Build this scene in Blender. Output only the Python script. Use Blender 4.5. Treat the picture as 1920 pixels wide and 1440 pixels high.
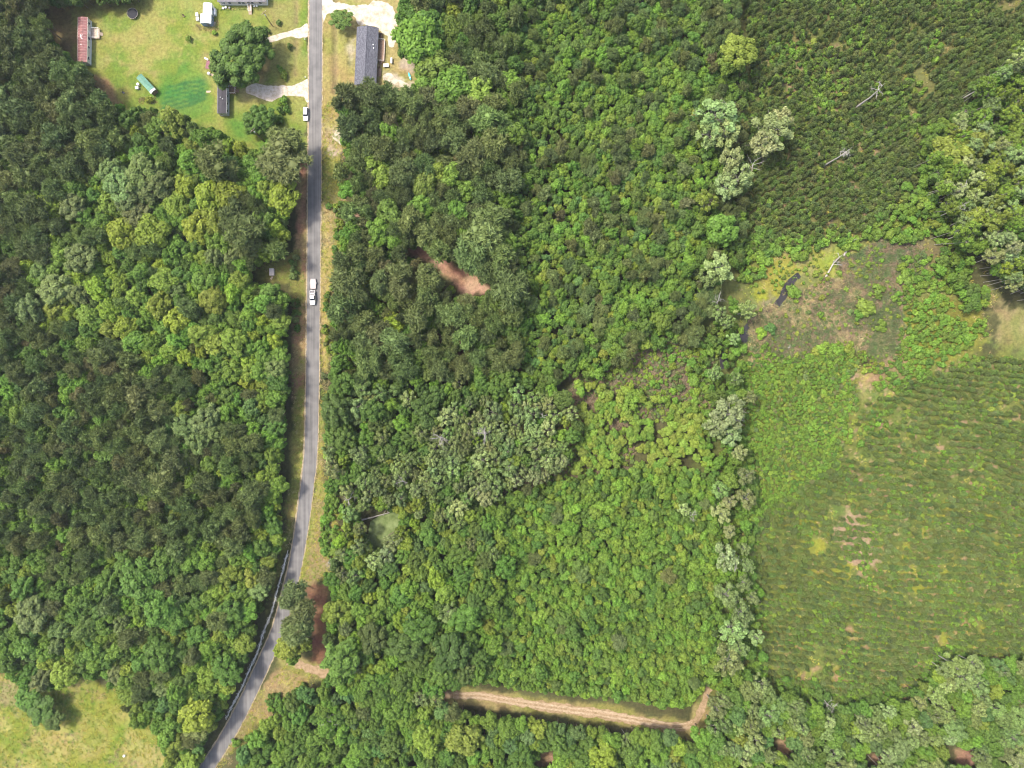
import bpy, math, random
import numpy as np
from mathutils import Vector, Matrix

for o in list(bpy.data.objects): bpy.data.objects.remove(o)
random.seed(11); rng = np.random.default_rng(11)
R = math.radians
scene = bpy.context.scene
C = scene.collection

# ------------------------------------------------------------------ camera
H = 255.0            # flying height, metres
MPP = 0.2            # metres of ground for one pixel of the 1920 px photograph
cam = bpy.data.cameras.new("camera"); camo = bpy.data.objects.new("camera", cam); C.objects.link(camo)
cam.sensor_width = 36; cam.angle = 2*math.atan(192.0/H); cam.clip_start = 1; cam.clip_end = 8000
camo.location = (0, 0, H); camo.rotation_euler = (0, 0, 0); scene.camera = camo

# ------------------------------------------------------------------ light
SUN_EL = R(58); SUN_SH = R(-24)          # elevation; direction in which shadows fall (from +X)
d = Vector((math.cos(SUN_EL)*math.cos(SUN_SH), math.cos(SUN_EL)*math.sin(SUN_SH), -math.sin(SUN_EL)))
sl = bpy.data.lights.new("sun", 'SUN'); sl.energy = 2.05; sl.angle = R(7.0); sl.color = (1.0, 0.95, 0.86)
so = bpy.data.objects.new("sun", sl); C.objects.link(so); so.rotation_euler = d.to_track_quat('-Z', 'Y').to_euler()
so.location = (-60, 30, 200)
w = bpy.data.worlds.new("World"); scene.world = w; w.use_nodes = True
nt = w.node_tree; bg = nt.nodes['Background']
sky = nt.nodes.new('ShaderNodeTexSky'); sky.sky_type = 'NISHITA'; sky.sun_disc = False
sky.sun_elevation = SUN_EL; sky.sun_rotation = math.atan2(-d.x, -d.y)
sky.air_density = 1.0; sky.dust_density = 4.0; sky.ozone_density = 0.6
nt.links.new(sky.outputs[0], bg.inputs[0]); bg.inputs[1].default_value = 0.15
scene.view_settings.view_transform = 'Standard'; scene.view_settings.look = 'None'
scene.view_settings.exposure = 1.33; scene.view_settings.gamma = 1.0
scene.render.engine = 'CYCLES'
scene.cycles.max_bounces = 4; scene.cycles.diffuse_bounces = 3; scene.cycles.transmission_bounces = 2
scene.cycles.filter_width = 1.1
scene.cycles.glossy_bounces = 2; scene.cycles.transparent_max_bounces = 4

# ------------------------------------------------------------------ helpers
def W(px, py, h=0.0):
    "photo position of a point at height h -> world x, y"
    k = MPP*(H-h)/H
    return ((px-960)*k, (720-py)*k)

def tag(o, label=None, cat=None, group=None, kind=None):
    if label: o['label'] = label
    if cat: o['category'] = cat
    if group: o['group'] = group
    if kind: o['kind'] = kind
    return o

def link(name, data, parent=None, loc=None, rz=None):
    o = bpy.data.objects.new(name, data); C.objects.link(o)
    if parent is not None: o.parent = parent
    if loc is not None: o.location = loc
    if rz is not None: o.rotation_euler = (0, 0, rz)
    return o

def empty(name, loc, rz=0.0, label=None, cat=None, group=None):
    o = link(name, None, None, loc, rz); o.empty_display_size = 0.5
    return tag(o, label, cat, group)

def np_mesh(name, V, faces_n, mats, midx=None, smooth=None):
    "V (n,3); faces_n list of (m,k) int arrays"
    me = bpy.data.meshes.new(name)
    V = np.asarray(V, np.float32)
    me.vertices.add(len(V)); me.vertices.foreach_set('co', V.ravel())
    loops = np.concatenate([f.ravel() for f in faces_n]).astype(np.int32)
    tot = np.concatenate([np.full(len(f), f.shape[1], np.int32) for f in faces_n])
    st = np.concatenate([[0], np.cumsum(tot)[:-1]]).astype(np.int32)
    me.loops.add(len(loops)); me.loops.foreach_set('vertex_index', loops)
    me.polygons.add(len(tot)); me.polygons.foreach_set('loop_start', st)
    for m in mats: me.materials.append(m)
    if midx is not None: me.polygons.foreach_set('material_index', np.asarray(midx, np.int32))
    if smooth is not None: me.polygons.foreach_set('use_smooth', np.asarray(smooth, bool))
    me.update(calc_edges=True); me.validate()
    return me

class MB:
    "collects simple solids, builds one mesh object"
    def __init__(s): s.v = []; s.f = []
    def add(s, vs, fs):
        n = len(s.v); s.v += [tuple(v) for v in vs]; s.f += [tuple(i+n for i in f) for f in fs]; return s
    def box(s, c, d, rz=0.0, taper=1.0, ch=0.0):
        cx, cy, cz = c; x, y, z = d[0]/2, d[1]/2, d[2]/2; t = taper
        vs = []
        if ch > 0:      # chamfered vertical edges and top
            ring = [(-x+ch,-y),(x-ch,-y),(x,-y+ch),(x,y-ch),(x-ch,y),(-x+ch,y),(-x,y-ch),(-x,-y+ch)]
            lv = [(-z,1.0),(z-ch,t),(z,t)]
            for k,(zz,tt) in enumerate(lv):
                for (a,b) in ring:
                    if k == 2: a *= max(0.0,1-ch/x); b *= max(0.0,1-ch/y)
                    vs.append((a*tt,b*tt,zz))
            fs = [tuple(range(7,-1,-1)), tuple(range(16,24))]
            for k in range(2):
                for i in range(8):
                    j = (i+1) % 8; fs.append((k*8+i,k*8+j,k*8+8+j,k*8+8+i))
        else:
            vs = [(-x,-y,-z),(x,-y,-z),(x,y,-z),(-x,y,-z),(-x*t,-y*t,z),(x*t,-y*t,z),(x*t,y*t,z),(-x*t,y*t,z)]
            fs = [(3,2,1,0),(4,5,6,7),(0,1,5,4),(1,2,6,5),(2,3,7,6),(3,0,4,7)]
        c_, s_ = math.cos(rz), math.sin(rz)
        return s.add([(cx+a*c_-b*s_, cy+a*s_+b*c_, cz+e) for a,b,e in vs], fs)
    def tube(s, pts, rad, n=6, cap=True):
        pts = [Vector(p) for p in pts]; base = len(s.v)
        for i, p in enumerate(pts):
            t = (pts[min(i+1,len(pts)-1)]-pts[max(i-1,0)]).normalized()
            a = t.orthogonal().normalized(); b = t.cross(a)
            r = rad[i] if hasattr(rad,'__len__') else rad
            for k in range(n):
                q = 2*math.pi*k/n; s.v.append(tuple(p+a*(r*math.cos(q))+b*(r*math.sin(q))))
        for i in range(len(pts)-1):
            for k in range(n):
                j = (k+1) % n
                s.f.append((base+i*n+k, base+i*n+j, base+(i+1)*n+j, base+(i+1)*n+k))
        if cap:
            s.f.append(tuple(base+k for k in range(n-1,-1,-1))); s.f.append(tuple(base+(len(pts)-1)*n+k for k in range(n)))
        return s
    def lathe(s, prof, n=12, c=(0,0,0), axis='z'):
        base = len(s.v)
        for (r,z) in prof:
            for k in range(n):
                q = 2*math.pi*k/n; a,b = r*math.cos(q), r*math.sin(q)
                p = (a,b,z) if axis == 'z' else ((z,a,b) if axis == 'x' else (a,z,b))
                s.v.append((c[0]+p[0],c[1]+p[1],c[2]+p[2]))
        for i in range(len(prof)-1):
            for k in range(n):
                j = (k+1) % n; s.f.append((base+i*n+k,base+i*n+j,base+(i+1)*n+j,base+(i+1)*n+k))
        s.f.append(tuple(base+k for k in range(n-1,-1,-1))); s.f.append(tuple(base+(len(prof)-1)*n+k for k in range(n)))
        return s
    def prism(s, prof, y0, y1):
        "profile in x,z extruded along y"
        n = len(prof)
        vs = [(x,y0,z) for x,z in prof]+[(x,y1,z) for x,z in prof]
        fs = [tuple(range(n)), tuple(range(2*n-1,n-1,-1))]
        for i in range(n):
            j = (i+1) % n; fs.append((i,i+n,j+n,j))
        return s.add(vs, fs)
    def mesh(s, name, mat, smooth=False):
        me = bpy.data.meshes.new(name); me.from_pydata(s.v, [], s.f); me.materials.append(mat)
        if smooth:
            for p in me.polygons: p.use_smooth = True
        me.update(); return me
    def build(s, name, mat, parent=None, loc=None, rz=None, smooth=False):
        return link(name, s.mesh(name, mat, smooth), parent, loc, rz)

# value noise on arrays ------------------------------------------------
_tab = rng.random((256,256))
def vnoise(x, y, seed=0):
    x = np.asarray(x,float)+seed*17.31; y = np.asarray(y,float)+seed*9.77
    xi = np.floor(x).astype(int); yi = np.floor(y).astype(int); fx = x-xi; fy = y-yi
    fx = fx*fx*(3-2*fx); fy = fy*fy*(3-2*fy)
    g = lambda a,b: _tab[a & 255, b & 255]
    return (g(xi,yi)*(1-fx)+g(xi+1,yi)*fx)*(1-fy)+(g(xi,yi+1)*(1-fx)+g(xi+1,yi+1)*fx)*fy
def fbm(x, y, scale, oct=4, seed=0):
    s = 0; a = 0.5; t = 0
    for k in range(oct):
        s = s+a*vnoise(np.asarray(x)/scale*2**k, np.asarray(y)/scale*2**k, seed+k*3); t += a; a *= 0.5
    return s/t
def inpoly(x, y, poly):
    x = np.asarray(x,float); y = np.asarray(y,float); ins = np.zeros(x.shape,bool); n = len(poly)
    for i in range(n):
        x1,y1 = poly[i]; x2,y2 = poly[(i+1)%n]
        if y1 == y2: continue
        c = ((y1 > y) != (y2 > y)) & (x < (x2-x1)*(y-y1)/(y2-y1)+x1)
        ins ^= c
    return ins
def sdist(x, y, poly, closed=True):
    "distance to the outline, positive inside"
    dmin = np.full(np.shape(x), 1e9); n = len(poly)
    for i in range(n if closed else n-1):
        x1,y1 = poly[i]; x2,y2 = poly[(i+1)%n]; dx,dy = x2-x1,y2-y1; L = dx*dx+dy*dy+1e-9
        t = np.clip(((x-x1)*dx+(y-y1)*dy)/L,0,1)
        dmin = np.minimum(dmin, (x-x1-t*dx)**2+(y-y1-t*dy)**2)
    dd = np.sqrt(dmin)
    return np.where(inpoly(x,y,poly), dd, -dd) if closed else dd

# materials -------------------------------------------------------------
MATS = {}
def mat(name, col, rough=0.8, metal=0.0, var=0.12, scale=3.0, bump=0.0, spec=0.3):
    "plain procedural surface: noise varies colour and gloss"
    if name in MATS: return MATS[name]
    m = bpy.data.materials.new(name); m.use_nodes = True; n = m.node_tree.nodes; l = m.node_tree.links
    b = n['Principled BSDF']; b.inputs['Roughness'].default_value = rough; b.inputs['Metallic'].default_value = metal
    b.inputs['Specular IOR Level'].default_value = spec
    tc = n.new('ShaderNodeTexCoord'); nz = n.new('ShaderNodeTexNoise'); nz.inputs['Scale'].default_value = scale
    nz.inputs['Detail'].default_value = 5; l.new(tc.outputs['Object'], nz.inputs['Vector'])
    r = n.new('ShaderNodeValToRGB'); r.color_ramp.elements[0].position = 0.3; r.color_ramp.elements[1].position = 0.7
    r.color_ramp.elements[0].color = (*[c*(1-var) for c in col],1); r.color_ramp.elements[1].color = (*[min(1,c*(1+var)) for c in col],1)
    l.new(nz.outputs['Fac'], r.inputs['Fac']); l.new(r.outputs['Color'], b.inputs['Base Color'])
    if bump:
        bp = n.new('ShaderNodeBump'); bp.inputs['Strength'].default_value = bump; bp.inputs['Distance'].default_value = 0.1
        l.new(nz.outputs['Fac'], bp.inputs['Height']); l.new(bp.outputs['Normal'], b.inputs['Normal'])
    MATS[name] = m; return m

def leaf_mat(name, tint, trans=0.3, rough=0.6, var=0.35):
    m = bpy.data.materials.new(name); m.use_nodes = True; n = m.node_tree.nodes; l = m.node_tree.links
    b = n['Principled BSDF']; b.inputs['Roughness'].default_value = rough; b.inputs['Specular IOR Level'].default_value = 0.25
    at = n.new('ShaderNodeAttribute'); at.attribute_type = 'INSTANCER'; at.attribute_name = 'tint'
    geo = n.new('ShaderNodeNewGeometry')
    mr = n.new('ShaderNodeMapRange'); mr.inputs['To Min'].default_value = 1-var; mr.inputs['To Max'].default_value = 1+var
    l.new(geo.outputs['Random Per Island'], mr.inputs['Value'])
    mul = n.new('ShaderNodeVectorMath'); mul.operation = 'SCALE'
    l.new(at.outputs['Color'], mul.inputs[0]); l.new(mr.outputs[0], mul.inputs['Scale'])
    l.new(mul.outputs[0], b.inputs['Base Color'])
    tr = n.new('ShaderNodeBsdfTranslucent'); gm = n.new('ShaderNodeVectorMath'); gm.operation = 'MULTIPLY'
    gm.inputs[1].default_value = (1.25,1.15,0.5); l.new(mul.outputs[0], gm.inputs[0]); l.new(gm.outputs[0], tr.inputs['Color'])
    mx = n.new('ShaderNodeMixShader'); mx.inputs[0].default_value = trans
    l.new(b.outputs[0], mx.inputs[1]); l.new(tr.outputs[0], mx.inputs[2]); l.new(mx.outputs[0], n['Material Output'].inputs['Surface'])
    return m
M_LEAF = leaf_mat('leaf', None, 0.30); M_NEEDLE = leaf_mat('needles', None, 0.15, 0.7, 0.3); M_REED = leaf_mat('reed', None, 0.15, 0.8, 0.3)
M_BARK = mat('bark', (0.16,0.12,0.09), 0.9, var=0.3, scale=6)
M_PALE = mat('pale_bark', (0.27,0.25,0.21), 0.9, var=0.25, scale=4)
M_DEAD = mat('dead_wood', (0.34,0.31,0.28), 0.9, var=0.25, scale=4)

# ------------------------------------------------------------------ ground
def px_poly(pts): return [W(*p) for p in pts]
def ext(pts, m=90):
    "push vertices lying on the photo border outwards"
    o = []
    for x,y in pts:
        x = -m if x <= 0 else (1920+m if x >= 1920 else x); y = -m if y <= 0 else (1440+m if y >= 1440 else y); o.append((x,y))
    return o
ROAD = [(592,-260),(592,0),(591,200),(589,420),(587.3,600),(585.5,750),(582.5,850),(577.5,900),(564,1000),(551.5,1070),(544,1100),(521,1183),(494,1244),(465.5,1306),(434,1367),(388,1440),(300,1560)]
def smooth_line(pts, step=4.0):
    P = np.array(pts,float); out = []
    for i in range(len(P)-1):
        p0 = P[max(i-1,0)]; p1 = P[i]; p2 = P[i+1]; p3 = P[min(i+2,len(P)-1)]
        n = max(2,int(np.linalg.norm(p2-p1)/step))
        for k in range(n):
            t = k/n
            m1 = (p2-p0)*0.5*np.linalg.norm(p2-p1)*2/(np.linalg.norm(p2-p1)+np.linalg.norm(p1-p0)+1e-6); m2 = (p3-p1)*0.5*np.linalg.norm(p2-p1)*2/(np.linalg.norm(p3-p2)+np.linalg.norm(p2-p1)+1e-6)
            out.append((2*t**3-3*t*t+1)*p1+(t**3-2*t*t+t)*m1+(-2*t**3+3*t*t)*p2+(t**3-t*t)*m2)
    out.append(P[-1]); return np.array(out)
road_px = smooth_line(ROAD, 6)
road_w = np.array([W(*p) for p in road_px])

GX, GY, GS = 232.0, 182.0, 0.8
nx = int(2*GX/GS)+1; ny = int(2*GY/GS)+1
gx = np.linspace(-GX,GX,nx); gy = np.linspace(-GY,GY,ny)
X,Y = np.meshgrid(gx,gy)
PX = X/MPP+960; PY = 720-Y/MPP
col = np.zeros(X.shape+(3,)); col[:] = (0.105,0.105,0.042)
st_ = lambda a: np.clip((a-0.5)*1.7+0.5,0,1)
n1 = st_(fbm(PX,PY,60,4,1)); n2 = st_(fbm(PX,PY,26,5,2)); n3 = st_(fbm(PX,PY,9,3,5))
col *= (0.7+0.6*n1)[...,None]
def zone(poly, c1, c2=None, soft=8, amp=14, cover=None, strength=1.0, closed=True, width=0, npow=n2):
    global col
    dd = sdist(PX,PY,poly,closed)
    if not closed: dd = width-dd
    dd = dd+(n2-0.5)*2*amp+(n3-0.5)*amp
    m = np.clip(dd/soft+0.5,0,1)*strength
    if cover is not None: m = m*np.clip((npow-(1-cover))*6+0.5,0,1)
    c = np.array(c1)[None,None,:]
    if c2 is not None:
        t = np.clip((n1*0.55+n2*0.45-0.5)*3.2+0.5,0,1)[...,None]; c = c*(1-t)+np.array(c2)*t
    col = col*(1-m[...,None])+c*m[...,None]
LAWN = ext([(0,0),(580,0),(578,300),(560,330),(470,290),(330,235),(240,210),(185,185),(150,125),(95,80),(85,0)])
zone(LAWN,(0.20,0.275,0.045),(0.32,0.32,0.085),6,8)
zone([(170,60),(250,75),(300,60),(380,75)],(0.36,0.34,0.11),None,6,6,strength=0.5,closed=False,width=4)
zone([(410,90),(390,150),(300,140),(200,110)],(0.38,0.33,0.13),None,6,8,strength=0.45,closed=False,width=4)
zone([(180,30),(330,20),(400,70),(330,130),(230,140),(180,100)],(0.36,0.33,0.10),None,6,8,cover=0.42,strength=0.7,npow=n3*0.5+n2*0.5)
zone([(85,0),(130,0),(150,30),(140,90),(150,130),(100,80)],(0.17,0.11,0.06),(0.22,0.15,0.08),18,14,strength=0.8)
zone([(140,-30),(300,-30),(270,15),(220,20),(150,28)],(0.20,0.14,0.06),(0.2,0.2,0.06),14,10,strength=0.7)
zone([(175,140),(205,150),(220,185),(240,205),(200,195),(180,175)],(0.34,0.2,0.11),(0.3,0.19,0.1),8,5,strength=0.8)
zone([(300,140),(350,120),(400,150),(405,215),(360,230),(300,205),(285,180)],(0.10,0.23,0.035),(0.16,0.28,0.04),12,10,strength=0.85)
zone([(296,172),(335,156),(376,148),(386,160),(386,205),(345,214),(300,205)],(0.11,0.25,0.05),None,8,8,strength=0.6)
for q in range(6): zone([(298+q*3,214-q*10),(335+q*3,203-q*9.5),(365+q*2,193-q*8),(386,184-q*7)],(0.045,0.16,0.05),None,2.5,1.2,strength=0.85,closed=False,width=2.4)
zone([(410,215),(470,225),(480,265),(520,255),(500,285),(440,255)],(0.13,0.25,0.04),(0.2,0.28,0.05),10,8)
zone([(500,0),(552,0),(575,140),(520,160),(495,100)],(0.34,0.29,0.11),(0.3,0.29,0.08),14,10,strength=0.7)
zone([(385,100),(412,95),(410,180),(385,150)],(0.36,0.28,0.13),(0.3,0.3,0.08),8,6,strength=0.7)
zone([(430,165),(500,150),(540,165),(500,190),(450,190)],(0.40,0.31,0.17),(0.34,0.3,0.1),12,8,strength=0.75)
zone([(480,85),(500,95),(510,130),(500,155),(470,165),(480,120)],(0.3,0.2,0.1),None,10,8,strength=0.6)
zone([(560,290),(576,290),(574,500),(575,900),(556,940),(540,1000),(552,900),(548,600),(555,400)],(0.42,0.25,0.13),(0.38,0.31,0.12),6,5)
zone([(548,760),(572,700),(572,900),(545,1010),(520,1090),(500,1150),(530,1000),(545,900)],(0.26,0.28,0.06),(0.36,0.31,0.09),6,5,strength=0.9)
zone([(480,500),(560,470),(574,560),(560,620),(545,530),(480,530)],(0.30,0.25,0.08),(0.2,0.22,0.05),6,5)
zone([(604,-90),(640,-90),(660,160),(640,200),(640,300),(640,380),(645,470),(620,520),(618,700),(604,760),(604,700)],(0.30,0.29,0.075),(0.38,0.31,0.11),5,6)
zone([(603,380),(622,380),(618,520),(614,700),(603,720)],(0.48,0.37,0.15),(0.4,0.32,0.11),5,5)
zone([(625,230),(645,240),(642,290),(612,300),(610,250)],(0.62,0.50,0.36),(0.45,0.34,0.18),6,8,strength=0.9)
zone([(628,370),(648,370),(655,420),(642,470),(630,440)],(0.34,0.26,0.14),(0.3,0.27,0.1),6,6,strength=0.8)
zone([(600,760),(608,760),(606,900),(640,960),(625,1040),(590,1100),(545,1100),(570,1010),(590,900)],(0.33,0.30,0.09),(0.26,0.27,0.06),6,6)
zone([(590,960),(625,960),(620,1060),(590,1100),(570,1090)],(0.26,0.2,0.09),(0.36,0.27,0.13),6,6,strength=0.8)
zone([(575,1100),(612,1095),(612,1250),(575,1260),(590,1180)],(0.22,0.105,0.06),(0.26,0.14,0.08),6,5)
zone([(540,1240),(610,1240),(560,1290),(450,1400),(400,1440),(380,1460),(480,1300)],(0.27,0.24,0.075),(0.38,0.28,0.13),6,6)
zone(ext([(0,1240),(130,1265),(250,1300),(310,1380),(320,1440),(0,1440)]),(0.23,0.27,0.035),(0.38,0.34,0.10),10,16)
zone(ext([(0,1250),(60,1290),(40,1340),(0,1330)]),(0.18,0.22,0.05),(0.3,0.27,0.12),14,14,strength=0.8)
zone([(240,1380),(300,1390),(320,1470),(240,1470)],(0.42,0.32,0.16),(0.36,0.33,0.1),16,14,strength=0.8)
# sandy lot by the shingled house
zone([(640,-60),(745,-60),(760,50),(775,110),(790,165),(700,175),(655,160),(645,60)],(0.32,0.30,0.09),(0.42,0.34,0.14),6,8)
zone([(650,70),(668,70),(666,140),(650,150)],(0.5,0.45,0.3),(0.33,0.31,0.09),8,8,strength=0.9)
zone([(720,135),(770,150),(785,175),(740,165)],(0.68,0.61,0.5),(0.4,0.33,0.2),6,8,cover=0.75)
zone([(752,108),(785,105),(790,125),(770,140),(752,125)],(0.52,0.38,0.25),(0.5,0.42,0.3),6,5,strength=0.9)
# middle
zone([(765,455),(800,466),(850,492),(900,518),(922,545),(890,556),(868,552),(842,522),(800,486),(765,470)],(0.62,0.39,0.26),(0.50,0.27,0.17),8,9)
zone([(700,560),(950,560),(980,690),(700,690)],(0.2,0.095,0.055),(0.13,0.09,0.05),20,20)
zone([(640,370),(700,395),(690,420),(645,400)],(0.42,0.27,0.18),None,8,5)
zone([(1080,630),(1340,620),(1340,770),(1200,780),(1060,800)],(0.19,0.145,0.095),(0.15,0.15,0.07),14,26)
zone([(870,860),(1110,770),(1130,860),(1080,980),(900,960)],(0.20,0.155,0.095),(0.16,0.17,0.07),14,24)
zone([(870,930),(950,930),(930,1000),(880,1010)],(0.16,0.17,0.04),(0.18,0.2,0.09),10,10)
# right: planted pines, marsh, brush
zone(ext([(1380,0),(1920,0),(1920,130),(1740,350),(1730,450),(1380,470),(1390,250)]),(0.13,0.16,0.04),(0.20,0.19,0.065),14,24)
zone([(1420,80),(1600,90),(1600,220),(1480,200)],(0.30,0.22,0.12),(0.19,0.2,0.06),16,20,cover=0.7)
zone([(1660,200),(1760,240),(1740,310),(1660,300)],(0.38,0.29,0.17),(0.22,0.19,0.07),12,18,cover=0.65)
zone([(1480,150),(1780,250),(1600,430),(1400,420)],(0.34,0.25,0.14),None,6,8,cover=0.32,npow=n3)
zone([(1370,450),(1560,440),(1700,420),(1860,560),(1830,680),(1700,720),(1600,660),(1400,690),(1370,600)],(0.19,0.21,0.06),(0.26,0.24,0.09),14,24)
zone([(1410,490),(1480,480),(1510,500),(1470,545),(1440,580),(1415,555)],(0.29,0.34,0.03),(0.33,0.31,0.06),9,14,strength=0.95)
zone([(1480,470),(1600,450),(1640,500),(1600,540),(1520,510)],(0.30,0.34,0.05),(0.34,0.30,0.12),9,18,strength=0.9)
zone([(1475,555),(1530,555),(1520,590),(1480,590)],(0.25,0.30,0.03),(0.33,0.34,0.06),7,8)
zone([(1640,430),(1700,430),(1760,470),(1730,500),(1660,490)],(0.14,0.12,0.085),(0.20,0.17,0.08),10,10,strength=0.9)
zone([(1415,590),(1530,545),(1680,560),(1690,640),(1660,680),(1600,670),(1430,680),(1410,650)],(0.27,0.21,0.13),(0.20,0.22,0.09),18,30)
zone([(1600,690),(1700,650),(1740,720),(1640,790),(1600,780)],(0.42,0.37,0.10),(0.38,0.27,0.14),12,18,strength=0.95)
zone([(1680,560),(1850,560),(1840,660),(1720,720)],(0.2,0.2,0.04),(0.3,0.29,0.05),12,16)
zone([(1400,660),(1620,660),(1600,920),(1380,960)],(0.12,0.15,0.03),(0.19,0.21,0.04),12,12)
zone(ext([(1862,575),(1920,590),(1920,665),(1880,635)]),(0.40,0.31,0.16),(0.26,0.25,0.08),14,24)
zone(ext([(1560,720),(1700,720),(1850,660),(1920,690),(1920,1290),(1760,1300),(1600,1370),(1400,1330),(1370,950)]),(0.14,0.18,0.042),(0.19,0.22,0.055),24,30)
zone(ext([(1400,1000),(1920,900),(1920,1240),(1560,1320),(1420,1280)]),(0.30,0.31,0.045),None,8,10,cover=0.36)
zone(ext([(1420,1150),(1920,1130),(1920,1240),(1560,1330),(1420,1280)]),(0.36,0.26,0.13),None,5,8,cover=0.36,npow=n3*0.5+n2*0.5)
zone([(1570,960),(1630,960),(1650,1050),(1625,1065),(1565,1030)],(0.44,0.32,0.2),None,7,12,cover=0.7)
zone([(1600,1000),(1612,1005),(1632,1045),(1620,1050)],(0.6,0.46,0.3),None,5,5)
zone([(1690,1205),(1750,1205),(1755,1235),(1720,1250),(1695,1235)],(0.5,0.36,0.2),None,8,10,cover=0.8)
zone([(1560,700),(1920,680),(1920,1150),(1600,1150)],(0.40,0.28,0.16),None,4,6,cover=0.2,npow=n3)
for (cx,cy,rr) in [(1470,1398,17),(1810,1420,22),(1645,1423,14),(1790,1330,12),(1020,1425,20),(1325,1320,10)]:
    zone([(cx-rr,cy-rr*.6),(cx,cy-rr),(cx+rr,cy-rr*.4),(cx+rr*.8,cy+rr*.7),(cx-rr*.6,cy+rr)],(0.42,0.26,0.16),None,5,4)
zone([(540,1238),(606,1262),(700,1292),(850,1306),(960,1318),(1130,1340),(1305,1372),(1330,1292)],(0.36,0.29,0.12),(0.27,0.26,0.07),7,6,closed=False,width=17)
zone([(1300,480),(1400,470),(1420,1270),(1320,1320),(1300,900)],(0.11,0.14,0.035),(0.16,0.18,0.05),16,20,strength=0.8)
# heights: ditches beside the road
def ditch(pts, w, depth):
    dd = sdist(PX,PY,pts,False)*MPP
    return -depth*np.clip(1-dd/w,0,1)
Z = ditch([(629,-100),(629,60),(628.5,130),(628,172)],1.5,0.85)+ditch([(555.5,-100),(555.5,44)],1.1,0.55)+ditch([(555,77),(553,140)],1.1,0.55)
dz = np.clip(-Z*1.6,0,1)[...,None]
col = col*(1-0.6*dz)+np.array((0.30,0.22,0.12))*0.6*dz
Z = Z-0.03
col = col*0.60
V = np.stack([X.ravel(),Y.ravel(),Z.ravel()],1)
idx = np.arange(nx*ny).reshape(ny,nx)
F = np.stack([idx[:-1,:-1].ravel(),idx[:-1,1:].ravel(),idx[1:,1:].ravel(),idx[1:,:-1].ravel()],1)
FAR = 2500.0   # skirt out to the horizon
sk = np.array([(-FAR,-FAR,-.03),(FAR,-FAR,-.03),(FAR,FAR,-.03),(-FAR,FAR,-.03)]); b0 = len(V)
V = np.vstack([V,sk]); c00,c10,c11,c01 = idx[0,0],idx[0,-1],idx[-1,-1],idx[-1,0]
SK = np.array([(b0,b0+1,c10,c00),(b0+1,b0+2,c11,c10),(b0+2,b0+3,c01,c11),(b0+3,b0,c00,c01)])
gm = bpy.data.materials.new('ground'); gm.use_nodes = True; n = gm.node_tree.nodes; l = gm.node_tree.links
b = n['Principled BSDF']; b.inputs['Roughness'].default_value = 0.95; b.inputs['Specular IOR Level'].default_value = 0.1
at = n.new('ShaderNodeAttribute'); at.attribute_name = 'soil'
tc = n.new('ShaderNodeTexCoord')
na = n.new('ShaderNodeTexNoise'); na.inputs['Scale'].default_value = 0.9; na.inputs['Detail'].default_value = 6; na.inputs['Roughness'].default_value = 0.7
nb = n.new('ShaderNodeTexNoise'); nb.inputs['Scale'].default_value = 0.16; nb.inputs['Detail'].default_value = 5
l.new(tc.outputs['Object'],na.inputs['Vector']); l.new(tc.outputs['Object'],nb.inputs['Vector'])
ma = n.new('ShaderNodeMapRange'); ma.inputs['From Min'].default_value = 0.3; ma.inputs['From Max'].default_value = 0.7; ma.inputs['To Min'].default_value = 0.62; ma.inputs['To Max'].default_value = 1.35
l.new(na.outputs['Fac'],ma.inputs['Value'])
sc = n.new('ShaderNodeVectorMath'); sc.operation = 'SCALE'; l.new(at.outputs['Color'],sc.inputs[0]); l.new(ma.outputs[0],sc.inputs['Scale'])
hs = n.new('ShaderNodeHueSaturation'); mb_ = n.new('ShaderNodeMapRange'); mb_.inputs['From Min'].default_value = .3; mb_.inputs['From Max'].default_value = .7
mb_.inputs['To Min'].default_value = 0.475; mb_.inputs['To Max'].default_value = 0.525; l.new(nb.outputs['Fac'],mb_.inputs['Value']); l.new(mb_.outputs[0],hs.inputs['Hue'])
l.new(sc.outputs[0],hs.inputs['Color']); l.new(hs.outputs[0],b.inputs['Base Color'])
bp = n.new('ShaderNodeBump'); bp.inputs['Strength'].default_value = 0.6; bp.inputs['Distance'].default_value = 0.3; l.new(na.outputs['Fac'],bp.inputs['Height']); l.new(bp.outputs[0],b.inputs['Normal'])
me = np_mesh('ground',V,[F,SK],[gm])
ca = me.attributes.new('soil','FLOAT_COLOR','POINT')
cc = np.ones((len(V),4),np.float32); cc[:b0,:3] = col.reshape(-1,3); cc[b0:,:3] = (0.06,0.07,0.025)
ca.data.foreach_set('color',cc.ravel())
tag(link('ground',me),kind='structure')

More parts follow.
